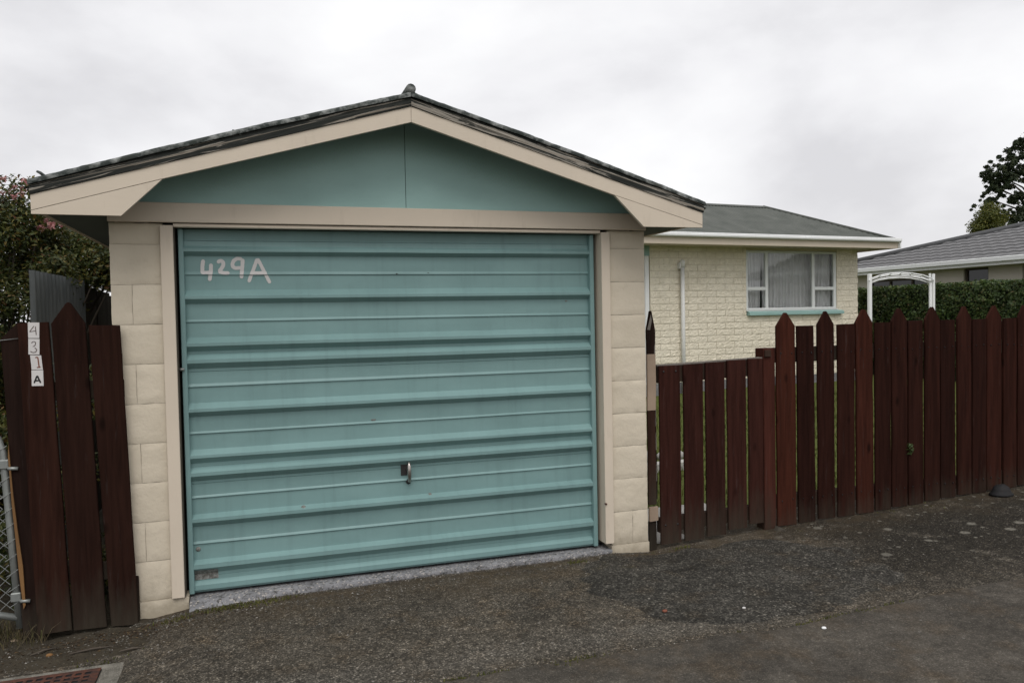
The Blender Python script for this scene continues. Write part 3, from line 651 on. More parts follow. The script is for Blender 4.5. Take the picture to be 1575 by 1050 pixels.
# handle, lock rivet, bare patch, scuffs
mb = MB(); mb.box(1.436, 1.490, py(.545) - .006, py(.545) - .001, .518, .583, .003); hp = obj('handle_plate', mb, M['blackplate'], DOOR)
mb = MB(); yh = py(.545); mb.tube([(1.476, yh - .004, .548), (1.476, yh - .040, .548)], .009, 10)
mb.tube([(1.476, yh - .044, .600), (1.476, yh - .050, .575), (1.476, yh - .050, .530), (1.478, yh - .044, .486)], [.006, .011, .012, .008], 10)
obj('handle_lever', mb, M['steel'], DOOR)
mb = MB(); mb.tube([(1.478, DY - .001, .482), (1.478, DY - .012, .478)], [.016, .012], 10); obj('handle_stop', mb, M['blackplate'], DOOR)
mb = MB(); mb.tube([(.360, DY + .002, .218), (.360, DY - .002, .218), (.360, DY - .0035, .218)], [.013, .012, .005], 14); obj('rivet', mb, M['bare'], DOOR)
mb = MB(); zz_ = [.112, .100, .086, .070, .056]; v = []; f = []
for z in zz_:
    for i, x in enumerate(grid(.340, .455, 8)): v.append((x + (.006 * fnoise(z * 60, 2) if i == 7 else 0), min(py(z), py(max(.064, z))) - .0022 - (.0 if z > .1 else 0), z + .003 * fnoise(x * 50, z * 9)))
for j in range(len(zz_) - 1):
    for i in range(7): f.append((j * 8 + i, (j + 1) * 8 + i, (j + 1) * 8 + i + 1, j * 8 + i + 1))
mb.add(v, f); obj('bare_patch', mb, M['bare'], DOOR)
for x, z, s_ in ((1.29, .842, .016), (.90, .395, .018), (1.60, .40, .014), (1.44, 1.655, .008), (2.46, 1.49, .012), (1.62, 1.66, .007)):
    mb = MB(); n = 9; v = [(x, py(z) - .0022, z)]
    for k in range(n):
        a = 2 * math.pi * k / n; r = s_ * (.45 + .55 * random.random()); zz = z + math.sin(a) * r * .55; v.append((x + math.cos(a) * r, py(zz) - .0018, zz))
    mb.add(v, [(0, 1 + k, 1 + (k + 1) % n) for k in range(n)]); obj('scuff', mb, M['blackplate'] if s_ < .01 else M['bare'], DOOR)
# latch stub in the gap, hinge bolts
mb = MB(); mb.tube([(.302, .03, 1.165), (.325, .03, 1.165)], .008, 8); obj('pivot_bolt', mb, M['galv'], DOOR)
mb = MB(); mb.tube([(2.655, -.020, .265), (2.655, -.036, .265)], .006, 8); obj('rusty_screw', mb, M['rust'], GR)
# threshold
mb = MB(); n = 240; v = []; f = []
for i in range(n + 1):
    x = .318 + (2.70 - .318) * i / n; fr = -.010 - .066 * max(0, 1 - (x - .3) / .55) + .014 * fnoise(x * 6, 3) + .008 * fnoise(x * 21) + .005 * fnoise(x * 55)
    v += [(x, .30, -.020), (x, .03, -.022), (x, -.02, -.026 + .003 * fnoise(x * 12)), (x, fr, gz(x, fr) - .004)]
for i in range(n):
    for k in range(3): f.append((i * 4 + k, i * 4 + k + 1, (i + 1) * 4 + k + 1, (i + 1) * 4 + k))
mb.add(v, f, 0, True); obj('threshold', mb, M['concm'], GR)
mb = MB(); mb.box(.1, 2.85, .3, 5.7, -.2, -.03); obj('garage_floor', mb, M['conc'], GR)

# ------------------------------------------------------------------ timber fences
def board(name, x0, x1, zb, zt, y0, y1, mat, parent, tip=None, lean=(0, 0), wob=.0025, seg=9, tipw=.012):
    """upright board: optional pointed top; front face at y0; lean shifts the top in x, y"""
    mb = MB(); sd_ = random.random() * 90; cx = (x0 + x1) / 2; hw = (x1 - x0) / 2; rows = []
    sh = zt - tip if tip else zt
    for i in range(seg + 1):
        z = zb + (sh - zb) * i / seg; rows.append((z, hw))
    if tip: rows += [(sh + tip * .55, hw * .45 + tipw * .4), (zt - .004, tipw), (zt, tipw * .6)]
    v = []
    for i, (z, h) in enumerate(rows):
        t = (z - zb) / (zt - zb); dx = lean[0] * t; dy = lean[1] * t + .002 * fnoise(z * 2, sd_)
        wl, wr = wob * fnoise(z * 4, sd_, 1), wob * fnoise(z * 4, sd_, 7); zl = zr = z
        if i == 0: zl, zr = z + .006 * fnoise(sd_), z + .006 * fnoise(sd_, 4)
        if not tip and i == seg: zl, zr = z + .004 * fnoise(sd_, 9), z + .004 * fnoise(sd_, 8)
        c = .003
        v += [(cx - h + wl + dx, y0 + c + dy, zl), (cx - h + c + wl + dx, y0 + dy, zl), (cx + h - c + wr + dx, y0 + dy, zr), (cx + h + wr + dx, y0 + c + dy, zr),
              (cx + h + wr + dx, y1 + dy, zr), (cx - h + wl + dx, y1 + dy, zl)]
    f = []; n = len(rows)
    for i in range(n - 1):
        for k in range(6):
            k2 = (k + 1) % 6; f.append((i * 6 + k, i * 6 + k2, (i + 1) * 6 + k2, (i + 1) * 6 + k))
    f += [tuple(range(5, -1, -1)), tuple((n - 1) * 6 + k for k in range(6))]
    mb.add(v, f); return obj(name, mb, mat, parent)
# picket fence to the right
PF = thing('picket_fence', 'tall dark brown picket fence with alternating pointed and flat tops beside the driveway', 'fence', (6, 0, 0))
PX = [(3.89, 4.041), (4.056, 4.196), (4.214, 4.355), (4.372, 4.517), (4.529, 4.673), (4.686, 4.818), (4.829, 4.959), (4.973, 5.1), (5.117, 5.248), (5.261, 5.394),
      (5.413, 5.539), (5.55, 5.679), (5.69, 5.826), (5.848, 5.971), (5.984, 6.102)]
PX = [(a + .003, b - .004) if i < 5 else (a + .001, b + .001) for i, (a, b) in enumerate(PX)]
x = 6.115
while x < 9.3: PX.append((x, x + .126)); x += .1405
for i, (a, b) in enumerate(PX):
    cx = (a + b) / 2; zb = gz(cx, -.01) + .004 + .008 * random.random(); zt = 1.392 + .02 * min(1, (cx - 3.9) / 1.2) + .004 * fnoise(i * 3.3)
    ht = 1.300 + .02 * min(1, (cx - 3.9) / 1.2) + .004 * fnoise(i * 5.1)
    if i % 2 == 0: board('picket', a, b, zb, zt, -.012 - .004 * random.random(), .003, M['stain'], PF, lean=(random.uniform(-.006, .006), 0), tip=.088, wob=.0045)
    else: board('picket', a, b, zb, ht, -.010 - .004 * random.random(), .003, M['stain'], PF, lean=(random.uniform(-.006, .006), 0), wob=.0045)
nl = MB()
for a, b in PX:
    for zz in (1.118, .155):
        for xx_ in (a + .03, b - .03): nl.tube([(xx_ + .004 * random.random(), -.010, zz + .02 * random.random()), (xx_, -.0175, zz + .02 * random.random())], .0032, 6)
o = obj('nail_heads', nl, M['dullblack'], PF); o['kind'] = 'stuff'
mb = MB(); mb.box(3.83, 9.3, .0055, .04, 1.068, 1.166, .003); obj('rail', mb, M['stain_dark'], PF)
mb = MB(); mb.box(3.83, 9.3, .0055, .04, .108, .200, .003); obj('rail', mb, M['stain_dark'], PF)
for px in (5.9, 7.9): mb = MB(); mb.box(px, px + .1, .052, .15, -.1, 1.30, .004); obj('post', mb, M['stain_dark'], PF)
mb = MB(); mb.box(3.796, 3.886, -.006, .085, -.02, 1.165, .004); obj('post', mb, M['stain2'], PF)
mb = MB(); mb.box(3.80, 3.845, -.022, -.008, 1.11, 1.155, .003); obj('latch_block', mb, M['stain2'], PF)
# side gate
SG = thing('side_gate', 'low dark brown gate of flat topped pickets between garage and picket fence', 'gate', (3.4, 0, 0))
for a, b, zt, zb in ((3.036, 3.180, 1.080, -.027), (3.205, 3.342, 1.083, -.024), (3.364, 3.499, 1.090, -.011), (3.521, 3.658, 1.097, .017), (3.678, 3.785, 1.103, .036)):
    board('picket', a, b, zb, zt, -.014, .002, M['stain2'], SG, wob=.003)
mb = MB(); mb.prism([(3.036, .972), (3.788, .992), (3.788, 1.097), (3.036, 1.074)], 'y', .006, .045); obj('rail', mb, M['stain2'], SG)
mb = MB(); mb.prism([(3.036, .04), (3.788, .06), (3.788, .15), (3.036, .13)], 'y', .006, .045); obj('rail', mb, M['stain2'], SG)
mb = MB(); mb.prism([(3.034, 1.0765), (3.82, 1.1005), (3.82, 1.109), (3.034, 1.0855)], 'y', .006, .050); obj('top_cap', mb, M['greywood'], SG)
for x, z in ((3.065, 1.045), (3.150, 1.045), (3.065, .09), (3.150, .09)):
    mb = MB(); mb.tube([(x, -.013, z), (x, -.017, z)], .006, 8); obj('bolt', mb, M['blackplate'], SG)
# hinge post of the gate with old picket and packers
HP = thing('hinge_post', 'narrow peeling gate post with pointed old picket and raw timber packers beside the garage corner', 'post', (2.99, 0, -.05))
board('old_picket', 2.972, 3.030, .25, 1.421, .018, .036, M['stain_dark'], HP, tip=.12, tipw=.006, wob=.005)
mb = MB(); mb.prism([(2.972, 1.305), (2.992, 1.303), (3.004, 1.36), (2.999, 1.40)], 'y', .0145, .017); obj('paint_flake', mb, M['greywood'], HP)
for i in range(5):
    z = .32 + .19 * i + .05 * random.random(); mb = MB(); mb.prism([(3.018, z), (3.026, z + .01), (3.025, z + .12), (3.019, z + .10)], 'y', .0150, .0170); obj('paint_flake', mb, M['greywood'], HP)
board('packer', 2.960, 3.016, .812, 1.153, -.006, .012, M['raw'], HP, wob=.006)
board('packer', 2.960, 3.012, .222, .806, -.004, .014, M['stain_dark'], HP, wob=.004)
board('packer', 2.962, 3.020, .122, .210, -.010, .012, M['raw'], HP, wob=.002)
board('packer', 2.962, 3.012, -.06, .118, .0, .02, M['stain_dark'], HP, wob=.003)
# left boards with the 431A plates
LF = thing('board_fence', 'three dark brown fence boards with the plates 431A against the garage pier', 'fence', (-.17, -.03, -.1))
def lboard(tl, tr, br, bl, top=None, y0=-.052, y1=-.030):
    mb = MB(); n = 10; v = []; f = []; sd_ = random.random() * 50
    rows = [(bl[0] + (tl[0] - bl[0]) * t, br[0] + (tr[0] - br[0]) * t, bl[1] + (tl[1] - bl[1]) * t, br[1] + (tr[1] - br[1]) * t) for t in [i / n for i in range(n + 1)]]
    if top: rows += [(top[0] - .012, top[0] + .012, top[1] - .008, top[1] - .008), (top[0] - .004, top[0] + .004, top[1], top[1])]
    for i, (a, b, za, zb) in enumerate(rows):
        wl, wr = .0025 * fnoise(za * 5, sd_), .0025 * fnoise(za * 5, sd_, 4); c = .003
        v += [(a + wl, y0 + c, za), (a + wl + c, y0, za), (b + wr - c, y0, zb), (b + wr, y0 + c, zb), (b + wr, y1, zb), (a + wl, y1, za)]
    for i in range(len(rows) - 1):
        for k in range(6): f.append((i * 6 + k, i * 6 + (k + 1) % 6, (i + 1) * 6 + (k + 1) % 6, (i + 1) * 6 + k))
    f += [tuple(range(5, -1, -1)), tuple((len(rows) - 1) * 6 + k for k in range(6))]
    mb.add(v, f); return obj('board', mb, M['stain3'], LF)
b1 = lboard((-.397, 1.417), (-.266, 1.421), (-.215, -.080), (-.361, -.085))
lboard((-.255, 1.412), (-.109, 1.411), (-.063, -.086), (-.206, -.084), top=(-.179, 1.514))
lboard((-.095, 1.402), (.043, 1.398), (.080, -.095), (-.042, -.088))
mb = MB(); mb.box(-.05, .046, -.028, -.014, .05, 1.262, .003); obj('backing_board', mb, M['stain_dark'], LF)
mb = MB(); mb.box(-.37, .05, -.028, -.012, 1.04, 1.13, .003); obj('rail', mb, M['stain_dark'], LF)
mb = MB(); mb.box(-.37, .03, -.028, -.012, .14, .23, .003); obj('rail', mb, M['stain_dark'], LF)
mb = MB(); mb.box(.045, .085, -.024, -.012, -.10, .14, .003); obj('splinter_board', mb, M['stain_dark'], LF)
PLATES = [('4', [(-.352, 1.420), (-.303, 1.419), (-.306, 1.3445), (-.352, 1.346)], [[(-.326, 1.403), (-.346, 1.375), (-.318, 1.380)], [(-.320, 1.401), (-.318, 1.359)]], 'inkbrown', .0035),
          ('3', [(-.352, 1.343), (-.305, 1.341), (-.308, 1.266), (-.354, 1.268)], [[(-.340, 1.321), (-.331, 1.330), (-.321, 1.325), (-.325, 1.309), (-.335, 1.304)], [(-.327, 1.300), (-.317, 1.290), (-.323, 1.278), (-.335, 1.276), (-.346, 1.283)]], 'inkbrown', .0035),
          ('1', [(-.347, 1.2645), (-.301, 1.262), (-.296, 1.193), (-.343, 1.195)], [[(-.327, 1.252), (-.315, 1.254), (-.311, 1.205)], [(-.321, 1.2045), (-.304, 1.206)]], 'inkrust', .0055),
          ('A', [(-.344, 1.192), (-.295, 1.191), (-.295, 1.116), (-.345, 1.117)], [[(-.335, 1.130), (-.3205, 1.166)], [(-.3205, 1.166), (-.307, 1.130)], [(-.329, 1.142), (-.311, 1.142)]], 'ink', .0072)]
for ch, q, st, ink, wd in PLATES:
    mb = MB(); mb.prism(q, 'y', -.0545, -.0525)
    for k, s_ in enumerate(st): stroke(mb, s_, wd, lambda z, k=k: -.0550 - .0002 * k, 1)
    o = obj('number_plate', mb, [M['paper'], M[ink]], b1); o['label'] = 'small white plate with the character ' + ch
# gate post, split pine strip, wire
GP = thing('gate_post', 'dark leaning timber post between the numbered boards and the chain link gate', 'post', (-.43, .03, -.1))
mb = MB(); mb.prism([(-.478, 1.345), (-.405, 1.42), (-.355, -.12), (-.432, -.12)], 'y', -.012, .10); obj('post_timber', mb, M['stain_dark'], GP)
mb = MB(); v = []
mb.prism([(-.464, .78), (-.460, .84), (-.449, .60), (-.436, .42), (-.420, .25), (-.415, .06), (-.424, .04), (-.436, .2), (-.446, .38), (-.456, .55)], 'y', -.024, -.013); obj('split_strip', mb, M['rawgold'], GP)
mb = MB(); mb.tube([(-.62, -.018, 1.322), (-.48, -.018, 1.337), (-.40, -.018, 1.345)], .0016, 5); obj('wire', mb, M['wire'], GP)
# chain link gate
CG = thing('chain_link_gate', 'galvanised chain link gate on a bent pipe frame beside the dark post', 'gate', (-.9, .03, -.1))
mb = MB(); mb.tube([(-1.9, .0, .92), (-.62, .0, .92), (-.55, 0, .905), (-.510, 0, .868), (-.490, 0, .80), (-.470, 0, .40), (-.447, 0, -.055)], .017, 12)
mb.tube([(-1.9, 0, .10), (-.70, 0, .065), (-.455, 0, -.005)], .017, 12); mb.tube([(-1.88, 0, -.06), (-1.9, 0, .92)], .017, 12); obj('pipe_frame', mb, M['galv'], CG)
for z in (.745, .100):
    xx = -.487 + (.80 - z) * .045
    mb = MB(); mb.box(xx - .022, xx + .022, -.024, .024, z - .022, z + .022, .004); mb.tube([(xx + .018, -.020, z - .02), (xx + .060, -.020, z - .024)], .009, 8); obj('hinge', mb, M['galv'], CG)
mb = MB()
p = .058
for k in range(-22, 30):
    for sgn in (1, -1):
        P = []
        for j in range(60):
            z = .0 + j * .016; xx = -1.9 + k * p * 1.0 + (z if sgn > 0 else 1 - z) * 1.0
            lim = -.49 + (.80 - z) * .045
            if -1.88 < xx < lim - .01 and .02 < z < .91: P.append((xx, .003 * sgn, z))
        if len(P) > 2: mb.tube([P[0], P[-1]], .0017, 4, cap=False)
for k in range(11):
    z = .82 - k * .075; xx = -.488 + (.80 - z) * .045; mb.tube([(xx - .03, -.016, z - .018), (xx, -.019, z), (xx + .018, -.008, z + .012)], .0018, 4, cap=False)
obj('wire_mesh', mb, M['wire'], CG)

# ------------------------------------------------------------------ left boundary: fence sheets, boards, shrub
SF = thing('sheet_fence', 'grey corrugated sheet panel standing under the flowering shrub', 'fence', (-.57, 1.5, 0))
mb = MB(); v = []; f = []; n = 90
for i in range(n + 1):
    t = i / n; y = 1.0 + 1.27 * t; xx = -.575 + .012 * math.sin(2 * math.pi * y / .085) + (.05 * t)
    v += [(xx, y, -.1), (xx, y, 1.735 + .004 * fnoise(y * 9))]
for i in range(n): f.append((2 * i, 2 * i + 1, 2 * i + 3, 2 * i + 2))
mb.add(v, f, 0, True); obj('corrugated_sheet', mb, M['fibro'], SF)
DF = thing('paling_fence', 'dark close boarded paling fence running back beside the garage', 'fence', (-.56, 4, 0))
y = 2.28; i = 0
while y < 7:
    mb = MB(); wd = .60 if i < 2 else .3
    z1 = 1.70 - .03 * (y - 2.28) + .01 * fnoise(i * 7.7)
    mb.box(-.575 + .004 * (i % 2), -.55 + .004 * (i % 2), y + .006, y + wd - .006, -.1, z1, .003); obj('paling', mb, M['darkboard'], DF); y += wd; i += 1

def leaves(mb, C_, R_, n, size, shell=.45, droop=.2, flat=.5, rng=None):
    """leaf-sized folded quads spread through an ellipsoid"""
    rng = rng or np.random
    d = rng.normal(size=(n, 3)); d /= np.linalg.norm(d, axis=1)[:, None]; r = shell + (1 - shell) * rng.rand(n) ** .6
    P = np.array(C_) + d * r[:, None] * np.array(R_)
    nr = d * .6 + rng.normal(size=(n, 3)) * .6 + np.array([0, 0, flat]); nr /= np.linalg.norm(nr, axis=1)[:, None]
    u = rng.normal(size=(n, 3)); u -= nr * (u * nr).sum(1)[:, None]; u /= np.linalg.norm(u, axis=1)[:, None]; w_ = np.cross(nr, u)
    s = size * rng.uniform(.6, 1.35, n)[:, None]; o = len(mb.v)
    A = P - u * s; B = P + u * s; Cc = P + w_ * s * .42 - u * s * .1 + nr * s * .12; D = P - w_ * s * .42 - u * s * .1 + nr * s * .12
    V = np.stack([A, D, B, Cc], 1).reshape(-1, 3); mb.v += V.tolist()
    for i in range(n):
        mb.f += [(o + 4 * i, o + 4 * i + 1, o + 4 * i + 2), (o + 4 * i, o + 4 * i + 2, o + 4 * i + 3)]; mb.m += [0, 0]; mb.sm += [False, False]
rng = np.random.RandomState(5)
SH = thing('flowering_shrub', 'large dark leaved shrub with pink blossoms behind the grey fence sheet', 'shrub', (-1.15, 2.2, -.1))
mb = MB(); limbs = MB()
cl = []
for _ in range(120):
    a = rng.uniform(0, 6.28); zc = rng.uniform(.1, 2.12); rr = (.25 + .55 * rng.rand()) * math.sqrt(max(.1, 1 - ((zc - 1.2) / 1.25) ** 2)) * 1.0
    cl.append((-1.16 + rr * math.cos(a) * .62, 2.1 + rr * math.sin(a) * 1.1, zc))
# overhang towards the garage eave
for _ in range(44): cl.append((rng.uniform(-.9, -.30), rng.uniform(1.9, 3.3), rng.uniform(1.74, 2.2)))
for _ in range(8): cl.append((rng.uniform(-.40, -.12), rng.uniform(2.2, 3.2), rng.uniform(1.78, 2.1)))
cl += [(-.86, 1.9, 2.18), (-.98, 1.95, 2.25), (-.90, 2.0, 2.30), (-1.05, 2.0, 2.2), (-1.2, 2.0, 2.1)]
for c_ in cl:
    r_ = rng.uniform(.13, .24); leaves(mb, c_, (r_, r_, r_ * .8), int(rng.uniform(520, 700)), .0175, .15, rng=rng)
    if rng.rand() < .3: limbs.tube([(-1.15, 2.2, -.1 + .4 * rng.rand()), ((c_[0] - 1.15) / 2 + .05 * rng.normal(), (c_[1] + 2.2) / 2 + .05 * rng.normal(), c_[2] * .55), c_], [.016, .010, .004], 5)
leaves(mb, (-.33, 2.3, 1.76), (.16, .3, .14), 60, .028, .1, rng=rng)
obj('branches', limbs, M['bark'], SH); obj('foliage', mb, M['rose_leaf'], SH)
fl = MB()
for _ in range(26): 
    c_ = (rng.uniform(-1.06, -.80), rng.uniform(1.85, 2.05), rng.uniform(2.24, 2.44)); leaves(fl, c_, (.022, .022, .020), 16, .014, .2, rng=rng)
for c_ in [(-.70, 2.0, 2.14), (-.66, 1.95, 2.11), (-.73, 1.98, 2.09), (-.58, 1.9, 2.12), (-1.08, 1.9, 2.2), (-1.1, 1.9, 2.14)]: leaves(fl, c_, (.03, .03, .028), 40, .016, .2, rng=rng)
obj('blossom', fl, M['blossom'], SH)
# low plants behind the chain-link gate
mb = MB()
for _ in range(60): leaves(mb, (rng.uniform(-1.9, -.5), rng.uniform(.35, 1.2), rng.uniform(-.05, .95)), (.13, .13, .13), 130, .020, .1, rng=rng)
for _ in range(26): leaves(mb, (rng.uniform(-.5, -.06), rng.uniform(.30, .7), rng.uniform(-.1, 1.15)), (.12, .12, .12), 120, .020, .1, rng=rng)
tag(obj('low_shrub', mb, M['rose_leaf']), 'straggling low bush growing behind the chain link gate', 'bush')
pts = [(rng.uniform(-.75, -.33), rng.uniform(-.10, .16), -.125) for _ in range(420)]
blades('dry_grass', pts, M['drygrass'], (.03, .13), .0022, 1.0)

# ------------------------------------------------------------------ house (turned five degrees)
A5 = math.radians(5); ca, sa = math.cos(A5), math.sin(A5)
HD = 7.5
def house_xf(v):
    v = np.asarray(v, float); s, d, z = v[:, 0], v[:, 1], v[:, 2]
    return np.stack([3 + s * ca - d * sa, HD + s * sa + d * ca, z], 1)
XF[0] = house_xf
HO = thing('house', 'cream brick bungalow with grey hip roof and curtained white window behind the fence', 'house', (6.6, 1.5, 0))
S0, S1, Z0, Z1 = 4.22, 9.04, .18, 2.60
WS0, WS1, WZ0, WZ1 = 6.30, 8.49, 1.425, 2.535
mb = MB()
mb.box(S0, WS0, .028, .15, Z0, Z1); mb.box(WS1, S1, .028, .15, Z0, Z1); mb.box(WS0, WS1, .028, .15, Z0, WZ0 - .09); mb.box(WS0, WS1, .028, .15, WZ1, Z1)
mb.box(S1 - .15, S1 - .035, .15, 3.0, Z0, Z1); mb.box(0, S1, 2.9, 3.0, Z0, Z1); mb.box(0, .12, .15, 2.9, Z0, Z1); obj('wall', mb, M['brickmortar'], HO)
# split-face brick meshes shared between bricks
BL, BH = .40, .115
variants = []
for k in range(14):
    bm_ = MB(); nx, nz = 16, 5; v = []; f = []
    for j in range(nz + 1):
        for i in range(nx + 1):
            x = BL * i / nx; z = BH * j / nz; edge = (i in (0, nx)) or (j in (0, nz))
            y = -.006 * (.55 + fnoise(x * 17 + k * 9, z * 25, k)) - .0085 * fnoise(x * 46 + k * 5, z * 58, k)
            if i in (0, nx): y = -.003 + .004 * fnoise(x * 20, z * 20, k)
            if j in (0, nz): y = -.0005 + .004 * fnoise(x * 14 + k * 3, z * 20, k)
            v.append((min(max(x, .004), BL - .004), y, min(max(z, .0035), BH - .0035)))
    W_ = nx + 1
    for j in range(nz):
        for i in range(nx): f.append((j * W_ + i, j * W_ + i + 1, (j + 1) * W_ + i + 1, (j + 1) * W_ + i))
    me = bpy.data.meshes.new('brick'); me.from_pydata(v, [], f); me.update(); me.materials.append(M['brick']); variants.append(me)
def brick(s, z, ln, hz):
    me = random.choice(variants); o = bpy.data.objects.new('brick', me); COL.objects.link(o); o.parent = HO
    wp = house_xf(np.array([[s, .022, z]]))[0]; o.location = Vector(wp) - WL[HO.name]; o.rotation_euler = (0, 0, A5)
    o.scale = (ln / BL, random.uniform(.8, 1.2), hz / BH)
rows = 21; hz = (Z1 - Z0) / rows
for r in range(rows):
    z = Z0 + r * hz; s = S0 - (BL / 2 if r % 2 else 0)
    spans = [(S0, S1)] if (z + hz <= WZ0 - .06 or z >= WZ1 - .02) else [(S0, WS0), (WS1, S1)]
    for a, b in spans:
        s = a - (.2 if r % 2 else .0); s = S0 + math.floor((a - S0) / BL) * BL - (.2 if r % 2 else 0)
        while s < b:
            l, h_ = max(s, a), min(s + BL, b)
            if h_ - l > .05: brick(l, z, h_ - l, hz)
            s += BL
# window corner returns
mb = MB(); mb.box(WS0 - .02, WS0 + .001, .030, .15, WZ0 - .08, WZ1); obj('reveal', mb, M['brickmortar'], HO)
# plinth
mb = MB(); mb.box(0, S1 - .02, .02, .15, -.35, Z0 - .003, .004); obj('plinth', mb, M['conc'], HO)
# white door frame at the left end, teal panel above
mb = MB(); mb.box(4.115, 4.195, .00, .10, -.1, 2.40, .006); mb.box(3.2, 4.115, .03, .10, 2.34, 2.40, .004); obj('door_frame', mb, M['white'], HO)
mb = MB(); mb.box(3.1, 4.218, .02, .09, 2.403, 2.60); obj('teal_panel', mb, M['teal_sheet'], HO)
mb = MB(); mb.box(3.2, 4.112, .06, .10, -.1, 2.338); obj('door', mb, M['white'], HO)
mb = MB(); mb.box(0, 3.19, .03, .14, Z0, 2.60); obj('rear_wall', mb, M['brickmortar'], HO)
# eaves: gutter, fascia, soffit
GS0, GS1, GD = -.2, 9.43, -.60
mb = MB(); prof_g = [(-.055, 0.), (-.075, .018), (-.078, .045), (-.070, .052), (-.070, .072), (-.060, .078), (-.052, .074), (-.052, .01), (0, .01), (0, 0.)]
mb.prism([(GD + a, 2.672 + b) for a, b in prof_g], 'x', GS0, GS1)
mb.prism([(GD - .052, 2.73), (GD - .052, 2.742), (GD + .0, 2.742), (GD, 2.73)], 'x', GS1 - .02, GS1); obj('gutter', mb, M['white'], HO)
mb = MB(); mb.box(GS0, GS1 - .02, GD + .002, GD + .025, 2.555, 2.680, .003); obj('fascia', mb, M['cream_board'], HO)
mb = MB(); mb.box(GS1 - .045, GS1 - .02, GD + .03, 3.5, 2.555, 2.680, .003); obj('fascia', mb, M['cream_board'], HO)
mb = MB(); mb.box(GS0, GS1 - .05, GD + .03, 3.5, 2.575, 2.587); obj('soffit', mb, M['cream'], HO)
mb = MB(); mb.box(GS1 - .02, GS1 + .012, GD - .05, GD + .01, 2.560, 2.740, .004); obj('gutter_end', mb, M['white'], HO)
# hip roof of corrugated sheets
PT = math.tan(math.radians(25)); RD = 1.75; RZ0 = 2.705
mb = MB(); v = []; f = []; per = .076; s = GS0; k = 0; ss = []
while s < GS1: ss.append(s); s += per / 4
for s in ss:
    top = min(RD, GS1 - s); h = .009 * math.sin(2 * math.pi * s / per)
    v += [(s, GD - .03, RZ0 - .013 + h), (s, GD + top, RZ0 + top * PT + h)]
for i in range(len(ss) - 1): f.append((2 * i, 2 * i + 2, 2 * i + 3, 2 * i + 1))
mb.add(v, f, 0, True); obj('roof', mb, M['roofing'], HO)
mb = MB(); B_ = RZ0; rt = (GS1 - RD, GD + RD, B_ + RD * PT)
mb.add([(GS1, GD, B_), (GS1, GD + 2 * RD, B_), rt], [(0, 1, 2)]); mb.add([(GS0, GD + 2 * RD, B_), (GS0, GD + RD, rt[2]), rt, (GS1, GD + 2 * RD, B_)], [(0, 1, 2, 3)])
obj('roof_back', mb, M['roofing'], HO)
mb = MB(); mb.prism([(GD + RD - .09, rt[2] - .025), (GD + RD, rt[2] + .022), (GD + RD + .09, rt[2] - .025)], 'x', GS0, rt[0] + .04)
obj('ridge_cap', mb, M['roofing'], HO)
mb = MB(); mb.tube([(GS1 + .01, GD - .02, B_ + .005), (rt[0], rt[1], rt[2] + .005)], .028, 6); obj('hip_cap', mb, M['roofing'], HO)
# window
WN = link('window', None, None, HO, house_xf(np.array([[7.4, .06, WZ0]]))[0])
ms = [6.30, 6.345], [6.752, 6.818], [7.88, 7.945], [8.42, 8.49]
mb = MB()
for a, b in ms: mb.box(a, b, .028, .085, 1.434, 2.53, .006)
mb.box(6.345, 8.42, .0285, .084, 2.487, 2.53, .006); mb.box(6.345, 8.42, .0285, .084, 1.434, 1.470, .006)
mb.box(6.345, 6.752, .030, .083, 1.797, 1.858, .006); mb.box(7.945, 8.42, .030, .083, 1.794, 1.856, .006); obj('window_frame', mb, M['whitew'], WN)
mb = MB(); mb.box(6.28, 8.50, -.012, .03, 1.410, 1.4325, .004); obj('window_frame', mb, M['whitew'], WN)['label'] = 'white bottom flashing of the window'
mb = MB(); mb.prism([(-.055, 1.335), (-.055, 1.385), (.0, 1.4085), (.10, 1.4085), (.10, 1.335)], 'x', 6.31, 8.60); obj('window_sill', mb, M['teal_sheet'], WN)
for a, b, z0, z1 in ((6.345, 6.752, 1.858, 2.487), (6.345, 6.752, 1.470, 1.797), (6.818, 7.88, 1.470, 2.487), (7.945, 8.42, 1.856, 2.487), (7.945, 8.42, 1.470, 1.794)):
    mb = MB(); mb.box(a - .004, b + .004, .052, .056, z0 - .004, z1 + .004); obj('pane', mb, M['glass'], WN)
def curtain(a, b, z0, z1, d, gather=.0):
    mb = MB(); n = int((b - a) / .008); v = []; f = []; zs = grid(z0, z1, 8); ph = random.random() * 9
    for z in zs:
        for i in range(n + 1):
            s = a + (b - a) * i / n; t = (z - z0) / (z1 - z0)
            fold = .020 * math.sin(s * 52 + 3 * fnoise(s * 3, ph) + .5 * math.sin(t * 2)) + .012 * math.sin(s * 131 + ph) + .02 * fnoise(s * 2.5, t, ph)
            v.append((s + gather * (1 - t) * .06 * math.sin(s * 9), d + fold, z))
    for j in range(len(zs) - 1):
        for i in range(n): f.append((j * (n + 1) + i, j * (n + 1) + i + 1, (j + 1) * (n + 1) + i + 1, (j + 1) * (n + 1) + i))
    mb.add(v, f, 0, True); obj('net_curtain', mb, M['net'], WN)
curtain(6.30, 6.79, 1.44, 2.52, .17, 1.); curtain(6.78, 8.00, 1.44, 2.52, .19); curtain(7.90, 8.50, 1.44, 2.52, .16, 1.)
mb = MB(); mb.box(6.2, 8.6, .45, .5, 1.2, 2.6); obj('room_back', mb, M['dark'], WN)
